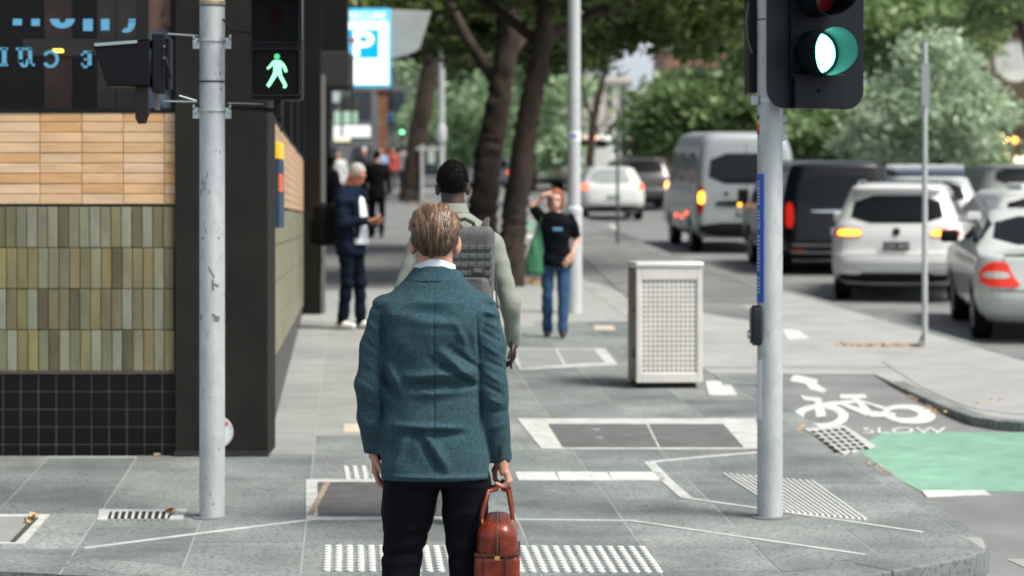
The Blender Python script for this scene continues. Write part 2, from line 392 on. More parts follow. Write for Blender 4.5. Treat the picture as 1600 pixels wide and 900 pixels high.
# kerb stones along the front edge
acc = [0]
for i in range(1, len(front)): acc.append(acc[-1]+(front[i]-front[i-1]).length)
def along(s, ps):
    s = max(0, min(acc[-1], s))
    for i in range(1, len(acc)):
        if s <= acc[i]: t = (s-acc[i-1])/(acc[i]-acc[i-1]); return ps[i-1].lerp(ps[i], t)
    return ps[-1]
s = .12
while s < acc[-1]:
    e = min(s+rngs.choice((.88,.9,1.02)), acc[-1]); n = 4
    o_ = [along(s+.006+(e-s-.012)*k/n, front) for k in range(n+1)]; i_ = [along(s+.006+(e-s-.012)*k/n, inner) for k in range(n+1)]
    poly = [p-(q-p).normalized()*.012 for p, q in zip(o_, i_)]+[q-(q-p).normalized()*.008 for p, q in zip(o_[::-1], i_[::-1])]
    for p in poly: p.z = fz(p.y)+.003
    b = MB(); b.prism(poly, (0,0,-.3)); b.build('kerb_stone', m_kerb if False else m_blue, foot, bevel=.012)
    s = e
# kerb of the island
def kerbline(pts, name, wd=.14):
    for i in range(len(pts)-1):
        a, c = pts[i].copy(), pts[i+1].copy(); t = (c-a).normalized(); nn = Vector((-t.y, t.x, 0)); a += t*.004; c -= t*.004
        poly = [a-nn*.012, c-nn*.012, c+nn*wd, a+nn*wd]
        for p in poly: p.z = fz(p.y)+.004
        b = MB(); b.prism(poly, (0,0,-.3)); b.build(name, m_blue, foot, bevel=.01)
kerbline(isl[1:], 'island_kerb_stone'); kerbline(kerb[:-1], 'road_kerb_stone')
# gravel top of the island and the lighter strip of the footpath
sheet('gravel_bed', [on(*p, up=.003) for p in [(1435,603),(1490,628),(1530,641),(1600,648),(1800,650),(1800,622),(1600,572),(1510,546),(1440,548),(1380,566)]], m_gravel, foot)
sheet('pale_concrete', [on(*p, up=-.002) for p in [(903,440),(935,443),(1010,474),(1110,476),(1185,478),(1222,453),(1400,504),(1600,561),(1850,633),(1850,660),(1600,658),(1520,649),(1440,617),(1366,585.2),(1113,585.2),(985,500)]], m_concp, foot)
sheet('asphalt_strip', [on(*p, up=.003) for p in [(905,398),(945,398),(1085,452),(1195,492),(1170,500),(985,470)]], m_asph, foot)
sheet('asphalt_verge', [on(*p, up=-.001) for p in [(915,345),(935,345),(1040,396),(1200,447),(1205,458),(1020,398)]], m_asph, foot)
sheet('bluestone_band', [on(*p, up=.003) for p in [(1115,584),(1190,584),(1190,602),(1130,602)]], m_blue, foot)
# gutter
b = MB(); b.prism([on(1546,862,-.176,0), on(1700,930,-.176,0), on(1700,890,-.176,0), on(1600,852,-.176,0), on(1480,806,-.176,0), on(1455,800,-.176,0)], (0,0,-.01)); tag(b.build('gutter', m_gravel), kind='structure')
# ---------------------------------------------------------------- paint and inlays
def line(name, px, wpx_m, mat=m_edge): return band(name, [on(*p) for p in px], wpx_m, mat, foot)
line('ramp_edge_line', [(130,857),(310,834),(490,812),(800,812),(985,814),(1100,831),(1350,867)], .035)
line('ramp_edge_line', [(1008,723),(1100,714),(1185,707)], .05)
line('ramp_edge_line', [(1014,722),(1040,750),(1072,778)], .07)
line('ramp_edge_line', [(1066,778),(1250,804),(1440,832)], .035)
line('joint_band', [(870,702),(1170,702)], .03)
for a, c in ((805,866),(870,948),(951,1032)): sheet('white_marking', [on(a,738), on(c,738), on(c+8,751), on(a+5,751)], m_line, foot)
def plate(name, px, mat, up=0.0, th=.006): return sheet(name, [on(*p, up=up) for p in px], mat, foot, th)
for q in ([(808,655),(1180,655),(1195,702),(846,702)], [(795,545),(945,545),(965,570),(812,578)], [(155,797),(292,797),(285,813),(152,813)], [(-40,805),(78,805),(38,851),(-60,851)], [(478,750),(500,750),(500,812),(478,812)], [(500,750),(700,750),(700,756),(500,756)], [(500,807),(700,807),(700,812),(500,812)]):
    plate('pit_surround', q, m_edge)
plate('pit_cover', [(857,663),(1010,663),(1028,699),(880,699)], m_iron, .006, .004); plate('pit_cover', [(1014,663),(1130,663),(1162,699),(1032,699)], m_iron, .006, .004)
for c in ((930,673),(935,686)):
    p = on(*c); b = MB(); b.cyl(p+Vector((0,0,.010)), (0,0,1), .035, .008, 16); b.build('lifting_knob', m_zinc, foot, world=True)
plate('pit_cover', [(806,546),(868,546),(880,570),(815,576)], m_pale, .006, .004); plate('pit_cover', [(872,546),(928,546),(945,566),(884,569)], m_pale, .006, .004)
plate('drain_opening', [(172,800),(270,800),(264,811),(168,811)], m_dark, .006, .003)
for i in range(9): plate('drain_bar', [(176+i*10.5,800),(180+i*10.5,800),(177+i*10.5,811),(173+i*10.5,811)], m_edge, .009, .004)
plate('pit_cover', [(-30,808),(55,808),(18,846),(-50,846)], m_pale, .006, .004)
plate('leaf_gap', [(52,809),(60,809),(24,846),(16,846)], M('gap_dirt', (.05,.055,.035), .9), .01, .002)
plate('service_lid', [(538,663),(575,663),(572,676),(536,676)], M('tan_lid', (.5,.44,.36), .8, var=.1), 0, .004)
plate('service_lid', [(926,509),(958,509),(962,516),(930,516)], M('tan_lid'), 0, .004); plate('white_marking', [(1102,596),(1138,596),(1152,618),(1108,618)], m_line)
plate('white_marking', [(1220,515),(1246,516),(1265,529),(1232,531)], m_line)
# steel grate beside the ramp
gb = plate('grate_frame', [(496,754),(692,754),(692,808),(496,808)], M('grate_pit', (.06,.062,.062), .8), .003, .003)
a0, a1, c0, c1 = on(497,755), on(691,755), on(691,807), on(497,807)
for i in range(46):
    t = (i+.5)/46; p = a0.lerp(a1, t); q = c1.lerp(c0, t); b = MB(); d = .0065
    b.hexa([q+Vector((-d,0,.002)), q+Vector((d,0,.002)), p+Vector((d,0,.002)), p+Vector((-d,0,.002)), q+Vector((-d,0,.0085)), q+Vector((d,0,.0085)), p+Vector((d,0,.0085)), p+Vector((-d,0,.0085))]); b.build('grate_bar', m_iron, foot)
for t0 in (.02, .33, .66):
    p, q = a0.lerp(c1, t0), a1.lerp(c0, t0); b = MB(); b.box((p+q)/2+Vector((0,0,.0065)), ((q-p).length, .014, .005)); b.build('grate_bar', m_iron, foot)
b = MB(); p, q = on(499,755), on(499,807); b.box((p+q)/2+Vector((0,0,.004)), (.035, (q-p).length, .012), Matrix.Rotation(math.atan(FB), 3, 'X')); b.build('grate_rim', M('rust_rim', (.30,.24,.17), .7, var=.3, vs=20), foot)
# tactile studs on the ramp
stud = MB(); stud.lathe((0,0,0), [(.020,-.004),(.0195,.004),(.015,.0075),(.008,.0085)], 12); sme = stud.me('tactile_stud', True)
m_stud = M('tactile_white', (.54,.56,.54), .6, var=.08, vs=20); sme.materials.append(m_stud)
sa, sb = on(512,855), on(1003,857)
for r in range(10):
    for c in range(30):
        p = sa.lerp(sb, c/29)+Vector((ST[0]*-.076*r, -.076*r, 0)); p.z = fz(p.y)+.004
        o = obj('tactile_stud', sme, None, foot, p)
def bar(name, a, c, wd, h=.008):
    t = (c-a).normalized(); nn = Vector((-t.y, t.x, 0))*wd/2; u = Vector((0,0,h)); b = MB(); k = t*.01
    b.hexa([a-nn, c-nn, c+nn, a+nn, a-nn*.7+u+k, c-nn*.7+u-k, c+nn*.7+u-k, a+nn*.7+u+k]); b.build(name, m_stud, foot)
for i in range(6): bar('tactile_bar', on(544+i*14,750), on(540+i*14,729), .034)
for i in range(15):
    t = i/14; a = on(1130,740).lerp(on(1268,752), t); c = on(1222,800).lerp(on(1352,812), t) if i else on(1222,800); bar('tactile_bar', c, a, .019)
# grated plate by the bike lane
plate('pit_surround', [(1256,671),(1320,666),(1368,698),(1318,711)], m_edge, 0, .008)
for i in range(5):
    for j in range(6):
        s_, t_ = (i+.5)/5, (j+.5)/6
        def q(u, w_): return (1262+(1320-1262)*u+(1360-1318)*w_+0*(u*w_), 673+(668-673)*u+(34)*w_)
        a = q(s_-.06, t_-.055); c = q(s_+.06, t_-.055); d_ = q(s_+.06, t_+.055); e_ = q(s_-.06, t_+.055)
        plate('grate_slot', [a, c, d_, e_], m_dark, .008, .002)
# green lane and markings on the bike lane
bike = bpy.data.objects['bike_lane']
def bsheet(name, px, mat, up=0, th=.004): return sheet(name, [onbike(x, y, up) for x, y in px], mat, bike, th)
bsheet('green_surface', [(1322,708),(1352,692),(1382,676),(1700,676),(1700,768),(1440,769),(1395,745)], m_green)
bsheet('white_marking', [(1440,767),(1538,766),(1548,774),(1448,777)], m_line, .004)
def bring(cx, cy, rx, ry, ix, iy, icx=None, icy=None, n=40, tilt=0):
    vv = []; icx = cx if icx is None else icx; icy = cy if icy is None else icy
    for k in range(n):
        t = 2*math.pi*k/n; c_, s_ = math.cos(t), math.sin(t)
        vv.append(onbike(cx+rx*c_, cy+ry*s_+tilt*c_, .004)); vv.append(onbike(icx+ix*c_, icy+iy*s_+tilt*.5*c_, .004))
    f_ = [(2*k, 2*((k+1) % n), 2*((k+1) % n)+1, 2*k+1) for k in range(n)]
    return vv, f_
sym = MB(); sym.add(*bring(1283,650,43,19,27,11.5)); sym.add(*bring(1420,647,42,15,23,7,1412,646,tilt=3))
for q in ([(1250,617),(1277,622),(1280,628),(1256,625)], [(1272,620),(1283,622),(1291,650),(1275,652)], [(1272,630),(1340,624),(1344,629),(1280,636)], [(1312,616),(1352,616),(1355,622),(1314,623)], [(1331,622),(1342,622),(1362,642),(1352,646)], [(1312,632),(1322,630),(1362,644),(1354,650)], [(1340,626),(1348,626),(1392,638),(1384,641)], [(1352,641),(1400,645),(1398,651),(1360,651)]):
    sym.add([onbike(x, y, .0045+.0003*len(sym.f) % .002) for x, y in q], [(0,1,2,3)])
sym.build('bicycle_symbol', m_line, bike, world=True)
sheet('direction_arrow', [onbike(x, y) for x, y in [(1234,596),(1240,585),(1278,594),(1276,600),(1292,610),(1285,614),(1266,609),(1258,600)]], m_line, bike)
tm = text_me('SLOW', 1.0, .002)
xsz = [v_.co.x for v_ in tm.vertices]; ysz = [v_.co.y for v_ in tm.vertices]
for v_ in tm.vertices:
    u = (v_.co.x-min(xsz))/(max(xsz)-min(xsz)); t = (v_.co.y-min(ysz))/(max(ysz)-min(ysz)); up = v_.co.z
    p = onbike(1348+(1478-1348)*u, 677-9*t+ (0 if True else 0), .004); v_.co = p+Vector((0,0,up))
obj('slow_lettering', tm, m_line, bike, world=True)
# lane dashes on the far roadway
road = bpy.data.objects['road']
for q in ([(920,338),(940,337),(944,341),(924,342)], [(938,352),(960,352),(966,358),(944,358)], [(905,328),(914,328),(916,331),(907,331)]):
    sheet('lane_dash', [on(x, y, RA, RB) for x, y in q], m_line, road)
sheet('far_green_lane', [on(x, y, FA, FB) for x, y in [(812,344),(835,344),(832,362),(806,362)]], m_green, foot)
sheet('white_marking', [on(x, y) for x, y in [(806,366),(834,366),(832,373),(803,373)]], m_line, foot)
# fallen leaves
m_leaf_o = M('fallen_leaf', (.46,.27,.11), .8, var=.35, vs=30, world=True, col2=(.52,.40,.26))
lv = []; lf = []; rl = random.Random(11)
def scatter(px0, px1, n, spread, onf=on, up=.012, sz=.03):
    for _ in range(n):
        t = rl.random(); x = px0[0]+(px1[0]-px0[0])*t+rl.gauss(0, spread*1.5); y = px0[1]+(px1[1]-px0[1])*t+rl.gauss(0, spread)
        p = onf(x, y)+Vector((0,0,up)); a = rl.uniform(0, 6.28); s_ = sz*rl.uniform(.5, 1.4); k = len(lv)
        u = Vector((math.cos(a), math.sin(a), rl.uniform(-.2,.5)))*s_; w_ = Vector((-math.sin(a), math.cos(a), rl.uniform(-.2,.5)))*s_*.6
        lv.extend([p-u, p-w_, p+u+Vector((0,0,.01)), p+w_]); lf.append((k, k+1, k+2, k+3))
scatter((1392,600),(1470,650),55,1.4,onbike,.012,.02); scatter((1325,712),(1392,742),16,1.6,on,.012,.018); scatter((1308,540),(1440,541),150,.9,on,.010,.03)
scatter((640,318),(700,322),130,2.5,on,.02,.06); scatter((806,436),(842,442),150,2.5,on,.015,.05); scatter((245,712),(252,711),5,1); scatter((44,822),(54,810),10,1,on,.02); scatter((262,802),(275,806),6,1,on,.02)
scatter((1100,700),(1300,660),4,6); scatter((1480,640),(1590,620),6,4); scatter((245,712),(252,711),2,1)
tag(obj('fallen_leaves', mesh('fallen_leaves', lv, lf), m_leaf_o), 'small orange and tan dry leaves strewn along kerbs and paving', 'leaves', kind='stuff')

# ================================================================ CORNER BUILDING
FD = 16.05; S_ = F/FD
def bx(x): return (x-800)/S_
def bz(y): return CZ-(y-HY)/S_
BX1 = bx(420); PXL = bx(275)
m_pil = M('dark_render', (.020,.018,.0155), .7, spec=.2, var=.25, vs=2.2, blotch=.25, bump=.25, bs=120)
m_groutd = M('tile_grout_dark', (.045,.035,.03), .85); m_groutb = M('black_tile_grout', (.17,.13,.12), .8, var=.3, vs=8)
m_groutt = M('tan_tile_grout', (.44,.31,.20), .85)
m_tileg = M('green_glazed_tile', rough=.38, palette=[(.165,.155,.08),(.19,.19,.12),(.225,.215,.13),(.13,.122,.068),(.235,.205,.09),(.255,.27,.20),(.205,.18,.085),(.11,.10,.052),(.235,.235,.155),(.17,.168,.10),(.22,.19,.10),(.24,.25,.19)], var=.2, vs=9, rnd=True, stretch=(1,1,.35), bump=.15, bs=30, spec=.45)
m_tilet = M('tan_clay_tile', rough=.7, palette=[(.70,.47,.27),(.71,.50,.31),(.67,.43,.23),(.72,.51,.33),(.65,.39,.18)], var=.16, vs=5, rnd=True, stretch=(.5,1,2.5), bump=.1, bs=60)
m_tileb = M('black_glazed_tile', (.004,.004,.005), .14, spec=.3, rnd=True, bump=.05, bs=8)
bld = thing('corner_building', 'dark corner building faced with tan, green and black tiles behind the left pole', 'building', (PXL, FD+.3, fz(FD)))
def bpart(b, name, mat, **k): return b.build(name, mat, bld, world=True, **k)
b = MB(); b.span((bx(-420), FD, fz(FD)-.2), (PXL, FD+.3, bz(176))); bpart(b, 'front_wall', m_groutd)
b = MB(); b.span((PXL, FD-.06, -.2), (BX1, FD+.45, 6.0)); bpart(b, 'corner_pillar', m_pil, bevel=.008)
b = MB(); b.span((PXL-.002, FD-.072, -.2), (BX1+.004, FD-.05, bz(703))); bpart(b, 'pillar_skirting', M('skirting', (.02,.019,.018), .6))
b = MB(); b.span((bx(-420), FD-.02, bz(584)), (PXL, FD+.01, bz(579))); bpart(b, 'tile_trim', M('brown_trim', (.09,.07,.06), .5))
b = MB(); b.span((bx(-420), FD-.016, bz(322.5)), (PXL, FD+.01, bz(319))); bpart(b, 'tile_trim', m_blackg)
# tan tiles
def tiles(name, x_edges, rows, gap, th, mat, grout, gname):
    x0 = min(min(r) for r in x_edges); x1 = max(max(r) for r in x_edges)
    g = MB(); g.span((x0-.1, FD-.006, rows[-1][1]), (PXL, FD+.01, rows[0][0])); bpart(g, gname, grout)
    cache = {}
    for ri, (zt, zb) in enumerate(rows):
        xe = x_edges[ri]
        for i in range(len(xe)-1):
            a, c = xe[i]+gap/2, min(xe[i+1], PXL)-gap/2; wd = round(c-a, 4); hh = round(zt-zb-gap, 4)
            if wd < .008: continue
            if (wd, hh) not in cache:
                t = MB(); e = .004; W, H = wd/2, hh/2
                t.add([(-W,0,-H),(W,0,-H),(W,0,H),(-W,0,H),(-W,-th+e,-H),(W,-th+e,-H),(W,-th+e,H),(-W,-th+e,H),(-W+e,-th,-H+e),(W-e,-th,-H+e),(W-e,-th,H-e),(-W+e,-th,H-e)], [(8,9,10,11),(4,5,9,8),(5,6,10,9),(6,7,11,10),(7,4,8,11),(0,1,5,4),(1,2,6,5),(2,3,7,6),(3,0,4,7)])
                me = t.me(name); me.materials.append(mat); cache[(wd, hh)] = me
            o = obj(name, cache[(wd, hh)], None, bld, Vector(((a+c)/2, FD-.006-random.uniform(0, .003), (zt+zb)/2))-Vector(bld.location))
            o.rotation_euler = (random.uniform(-.006,.006), 0, random.uniform(-.008,.008))
tr = [(bz(175+i*16.05), bz(175+(i+1)*16.05)) for i in range(9)]
tiles('tan_tile', [[bx(x) for x in (-68,-2,62.5,128,192.5,257,322)]]*9, tr, .0045, .009, m_tilet, m_groutt, 'tan_tile_bed')
gr = [(bz(323+i*64.2), bz(323+(i+1)*64.2)) for i in range(4)]
tiles('green_tile', [[bx(-40+o_+i*16.4) for i in range(21)] for o_ in (0, 1.5, 1, 2)], gr, .005, .014, m_tileg, m_groutd, 'green_tile_bed')
br = [(bz(584+i*27.6), bz(584+(i+1)*27.6)) for i in range(5)]
tiles('black_tile', [[bx(-22+i*27.6) for i in range(12)]]*5, br, .0085, .007, m_tileb, m_groutb, 'black_tile_bed')
# shop window over the tiles: dark room behind glass
WZ = bz(174)
b = MB(); b.span((bx(-420), FD-.02, WZ-.012), (PXL, FD+.06, WZ+.02)); bpart(b, 'window_frame', m_black)
b = MB(); b.span((PXL-.035, FD, WZ+.02), (PXL, FD+.08, 6)); bpart(b, 'window_frame', m_black)
m_glass = M('dark_glass', (.02,.022,.024), .04, trans=.0, spec=.5); 
def glassmat(name, tint=(.55,.58,.6), al=.65):
    m = bpy.data.materials.new(name); m.use_nodes = True; n_ = m.node_tree; o_ = n_.nodes['Material Output']; n_.nodes.remove(n_.nodes['Principled BSDF'])
    tr_ = n_.nodes.new('ShaderNodeBsdfTransparent'); tr_.inputs[0].default_value = (*tint, 1); gl = n_.nodes.new('ShaderNodeBsdfGlossy'); gl.inputs['Roughness'].default_value = .03
    fr = n_.nodes.new('ShaderNodeFresnel'); fr.inputs[0].default_value = 1.22; mx = n_.nodes.new('ShaderNodeMixShader')
    n_.links.new(fr.outputs[0], mx.inputs[0]); n_.links.new(tr_.outputs[0], mx.inputs[1]); n_.links.new(gl.outputs[0], mx.inputs[2]); n_.links.new(mx.outputs[0], o_.inputs[0]); return m
m_clear = glassmat('window_glass', (.93,.94,.94))
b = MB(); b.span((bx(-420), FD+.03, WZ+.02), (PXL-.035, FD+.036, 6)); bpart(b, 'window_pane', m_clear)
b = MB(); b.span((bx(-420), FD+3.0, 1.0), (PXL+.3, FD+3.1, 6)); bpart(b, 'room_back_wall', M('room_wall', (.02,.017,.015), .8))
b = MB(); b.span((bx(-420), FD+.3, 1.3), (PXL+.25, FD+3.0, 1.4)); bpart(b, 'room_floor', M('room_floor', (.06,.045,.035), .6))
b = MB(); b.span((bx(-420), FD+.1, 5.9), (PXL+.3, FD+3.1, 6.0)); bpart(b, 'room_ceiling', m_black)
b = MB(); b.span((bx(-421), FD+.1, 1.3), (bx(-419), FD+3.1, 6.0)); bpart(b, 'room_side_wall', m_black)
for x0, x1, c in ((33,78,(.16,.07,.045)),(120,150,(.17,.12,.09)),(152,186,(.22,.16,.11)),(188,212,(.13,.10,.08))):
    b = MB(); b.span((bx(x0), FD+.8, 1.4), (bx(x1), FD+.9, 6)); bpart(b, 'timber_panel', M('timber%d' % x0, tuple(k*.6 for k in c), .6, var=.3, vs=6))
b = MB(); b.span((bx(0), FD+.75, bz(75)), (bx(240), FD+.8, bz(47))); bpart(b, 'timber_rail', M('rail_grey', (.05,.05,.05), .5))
b = MB(); b.span((bx(60), FD+.5, bz(73)), (bx(75), FD+.56, bz(68))); bpart(b, 'amber_glow', M('glow_amber', (.9,.4,.05), .5, emit=(1,.45,.05), es=2.5))  # small glowing amber bar behind the pane
m_blet = M('blue_lettering', (.12,.42,.66), .5)
def glet(polys, name='window_lettering'):
    b = MB()
    for q in polys: b.prism([(bx(x), FD+.02, bz(y)) for x, y in q], (0, .006, 0))
    bpart(b, name, m_blet)
rect = lambda a, c, d, e: [(a,c),(d,c),(d,e),(a,e)]
def bowl(x0, x1, y0, y1, th, full=True):
    cx, rx, ry = (x0+x1)/2, (x1-x0)/2, y1-y0; o_ = []; 
    for k in range(12):
        a, c = math.pi*k/12, math.pi*(k+1)/12
        o_.append([(cx+rx*math.cos(a), y0+ry*math.sin(a)), (cx+rx*math.cos(c), y0+ry*math.sin(c)), (cx+(rx-th)*math.cos(c), y0+(ry-th*.6)*math.sin(c)), (cx+(rx-th)*math.cos(a), y0+(ry-th*.6)*math.sin(a))])
    return o_
glet([rect(19,29,33,39)]); glet([rect(48,29,61,40)]); glet(bowl(77,116,29,44,14)); glet([rect(129,29,144,48)]); glet([rect(157,29,170,47)])
glet(bowl(182,211,33,51,11)[:8]+[rect(200,29,211,34)])
def serif_word():
    tm_ = text_me('E CUI', .15, .003, sx=-1.0, name='window_lettering'); return tm_
glet([rect(2,75,9,101), rect(-2,74,11,78), rect(-2,99,11,103)])
glet([rect(28,75,34,98), rect(43,75,49,103), rect(24,74,37,78), rect(39,74,49,78), rect(43,99,53,103)]+bowl(28,46,92,105,6))
arc = []
for k in range(14):
    a, c = R(-150+k*300/14), R(-150+(k+1)*300/14)
    arc.append([(78+13*math.cos(a), 92+14*math.sin(a)), (78+13*math.cos(c), 92+14*math.sin(c)), (78+8*math.cos(c), 92+9.5*math.sin(c)), (78+8*math.cos(a), 92+9.5*math.sin(a))])
glet(arc)
glet([rect(136,80,142,106), rect(126,79,142,83), rect(126,102,142,106), rect(130,91,138,94), rect(126,79,129,87), rect(126,98,129,106)])
# side wall down the street: tile courses
SX0 = BX1-.02; SY0 = FD+.4
def sw(y): return SX0+ST[0]*(y-FD)
SY1 = 28.6
def course(z0, z1, name, mat, proud=0.0, y0=SY0, y1=SY1, segs=1):
    b = MB(); b.hexa([(sw(y0)-.25, y0, z0), (sw(y0)+proud, y0, z0), (sw(y1)+proud, y1, z0), (sw(y1)-.25, y1, z0), (sw(y0)-.25, y0, z1), (sw(y0)+proud, y0, z1), (sw(y1)+proud, y1, z1), (sw(y1)-.25, y1, z1)]); return bpart(b, name, mat)
def rowmat(name, base, cols, wx, grout):
    m = M(name, base, .45); n_ = m.node_tree; g = n_.nodes.new('ShaderNodeNewGeometry'); sp = n_.nodes.new('ShaderNodeSeparateXYZ'); n_.links.new(g.outputs['Position'], sp.inputs[0])
    mu = n_.nodes.new('ShaderNodeMath'); mu.operation = 'DIVIDE'; mu.inputs[1].default_value = wx; n_.links.new(sp.outputs['Y'], mu.inputs[0])
    fl = n_.nodes.new('ShaderNodeMath'); fl.operation = 'FLOOR'; n_.links.new(mu.outputs[0], fl.inputs[0]); wn = n_.nodes.new('ShaderNodeTexWhiteNoise'); wn.noise_dimensions = '2D'
    zf = n_.nodes.new('ShaderNodeMath'); zf.operation = 'DIVIDE'; zf.inputs[1].default_value = .2727; n_.links.new(sp.outputs['Z'], zf.inputs[0]); zl = n_.nodes.new('ShaderNodeMath'); zl.operation = 'FLOOR'; n_.links.new(zf.outputs[0], zl.inputs[0])
    cx_ = n_.nodes.new('ShaderNodeCombineXYZ'); n_.links.new(fl.outputs[0], cx_.inputs[0]); n_.links.new(zl.outputs[0], cx_.inputs[1]); n_.links.new(cx_.outputs[0], wn.inputs['Vector'])
    cr = n_.nodes.new('ShaderNodeValToRGB'); cr.color_ramp.interpolation = 'CONSTANT'; el = cr.color_ramp.elements
    while len(el) > 1: el.remove(el[-1])
    for i, c in enumerate(cols): e = el[0] if i == 0 else el.new(i/len(cols)); e.position = i/len(cols); e.color = (*c, 1)
    n_.links.new(wn.outputs[0], cr.inputs[0]); fr = n_.nodes.new('ShaderNodeMath'); fr.operation = 'FRACT'; n_.links.new(mu.outputs[0], fr.inputs[0]); gt = n_.nodes.new('ShaderNodeMath'); gt.operation = 'GREATER_THAN'; gt.inputs[1].default_value = .92; n_.links.new(fr.outputs[0], gt.inputs[0])
    mx = n_.nodes.new('ShaderNodeMix'); mx.data_type = 'RGBA'; n_.links.new(gt.outputs[0], mx.inputs['Factor']); n_.links.new(cr.outputs[0], mx.inputs['A']); mx.inputs['B'].default_value = (*grout, 1); n_.links.new(mx.outputs['Result'], n_.nodes['Principled BSDF'].inputs['Base Color']); return m
ms_g = rowmat('side_green_tiles', (.3,.3,.2), [(.21,.195,.11),(.25,.245,.16),(.28,.265,.17),(.18,.165,.095),(.29,.295,.23),(.26,.225,.125)], .07, (.05,.04,.03))
ms_t = rowmat('side_tan_tiles', (.6,.45,.3), [(.56,.37,.22),(.58,.40,.25),(.52,.34,.19),(.6,.43,.28)], .277, (.3,.22,.16))
ms_b = rowmat('side_black_tiles', (.02,.02,.02), [(.05,.05,.052),(.045,.045,.047)], .118, (.10,.09,.09))
course(-.3, bz(581), 'side_plinth', ms_b)
for i in range(4): course(gr[i][1]+.004, gr[i][0]-.004, 'side_green_course', ms_g, .012)
for i in range(9): course(tr[i][1]+.003, tr[i][0]-.003, 'side_tan_course', ms_t, .012)
course(bz(581)-.01, bz(174), 'side_wall_core', m_groutd, -.01)
course(bz(174), bz(170), 'side_sill', m_black, .02)
course(bz(170), 6.0, 'side_window', M('side_dark_glass', (.01,.011,.012), .15), -.05)
for y in (19, 22, 25, 28.4):
    b = MB(); b.box((sw(y)-.08, y, 4.2), (.22,.12,3.7)); bpart(b, 'window_mullion', m_black)
# little wall box: yellow cap over a navy panel
wb = thing('wall_sign_box', 'narrow navy wall sign with yellow cap just behind the corner pillar', 'sign', (sw(17.1)+.06, 17.1, 1.6))
q = F/17.1
b = MB(); b.span((sw(17.1)-.02, 16.95, CZ-(356-HY)/q), (sw(17.1)+.075, 17.3, CZ-(250-HY)/q)); b.build('navy_panel', M('navy_panel', (.012,.045,.10), .4), wb, world=True, bevel=.006)
b = MB(); b.span((sw(17.1)-.02, 16.95, CZ-(249-HY)/q), (sw(17.1)+.075, 17.3, CZ-(223-HY)/q)); b.build('yellow_cap', M('sign_yellow', (.85,.58,.03), .5), wb, world=True, bevel=.006)
b = MB(); b.span((sw(17.1)+.015, 16.944, CZ-(345-HY)/q), (sw(17.1)+.026, 16.952, CZ-(262-HY)/q)); b.build('white_strip', M('sign_white', (.75,.78,.8), .5), wb, world=True)
b = MB(); b.span((sw(17.1)+.068, 16.946, CZ-(300-HY)/q), (sw(17.1)+.079, 17.2, CZ-(272-HY)/q)); b.build('red_sticker', M('sticker_red', (.65,.14,.06), .5), wb, world=True)
# round white disc on the pillar
p = P(339, 675, FD-.075); b = MB(); b.cyl(p, (0,1,0), .107, .012, 32); ds = b.build('round_plate', M('sign_white'), smooth=True)
tag(ds, 'round white plate with red dot low on the dark pillar', 'plate'); ds.location = (0,0,0)
b = MB(); b.cyl(p+Vector((.063,-.009,.055)), (0,1,0), .010, .006, 14); b.build('red_dot', M('dot_red', (.75,.04,.02), .5), ds)
b = MB(); b.ring(p+Vector((0,-.008,0)), (0,1,0), .1, .004, .003); b.build('rim_line', M('rim_grey', (.45,.47,.48), .5), ds)
# ================================================================ STREET FURNITURE
PD = on(330,808).y; q = F/PD
def pz(y, d=PD): return CZ-(y-HY)/F*d
def px(x, d=PD): return (x-800)/F*d
m_ringd = M('pole_ring_dark', (.03,.03,.035), .5); m_brass = M('pole_ring_gold', (.45,.33,.14), .4, metal=.6)
m_scuff = M('scuff', (.13,.15,.15), .8)
def signal_pole(x, label, d):
    base = Vector((px(x, d), d, fz(d))); t = thing('signal_pole', label, 'signal pole', base, group='galvanised signal poles at the crossing')
    b = MB(); b.lathe((0,0,0), [(.071,-.05),(.071,.02),(.0705,1.5),(.069,4.6)], 40); b.build('shaft', m_steel, t, smooth=True)
    b = MB(); b.lathe((0,0,-.002), [(.115,-.02),(.112,.006),(.1,.009)], 40); b.build('base_plate', m_conc, t, smooth=True)
    return t
lp = signal_pole(331.5, 'left galvanised signal pole in front of the dark corner pillar', PD)
lx = lp.location.x
for y, m_, h in ((128, m_ringd, .010), (5, m_brass, .014), (9.5, m_ringd, .006)):
    b = MB(); b.ring((lx, PD, pz(y)-h/2), (0,0,1), .0725, .006, h, 40); b.build('pole_band', m_, lp, world=True, smooth=True)
for y in (63, 172):                                        # clamp brackets
    z = pz(y); b = MB(); b.ring((lx, PD, z-.008), (0,0,1), .078, .01, .016, 40)
    for s in (-1, 1):
        b.box((lx+s*.088, PD-.005, z+.006), (.036,.03,.012)); b.box((lx+s*.088, PD-.005, z-.022), (.036,.008,.05)); b.box((lx+s*.101, PD-.005, z), (.008,.03,.06)); b.cyl((lx+s*.088, PD-.02, z-.008), (0,1,0), .008, .02, 10)
    b.build('clamp', m_zinc, lp, world=True)
for k in range(60):                                        # scuffs on the shaft
    pass
for a_, c_, r_ in (((262,53,0),(310,56,0),.0045), ((255,158,0),(308,159,0),.0045), ((282,150,-.05),(308,158,-.03),.0035), ((356,161,0),(412,163,-.05),.003)):
    b = MB(); b.tube([(px(a_[0]), PD+a_[2], pz(a_[1])), (px(c_[0]), PD+c_[2], pz(c_[1]))], r_, 8); b.build('mounting_rod', m_zinc, lp, world=True)
b = MB(); b.tube([(px(349), PD-.03, pz(30)), (px(360), PD-.05, pz(44)), (px(376), PD-.06, pz(52)), (px(396), PD-.05, pz(52))], .006, 8); b.build('cable', m_black, lp, world=True, smooth=True)
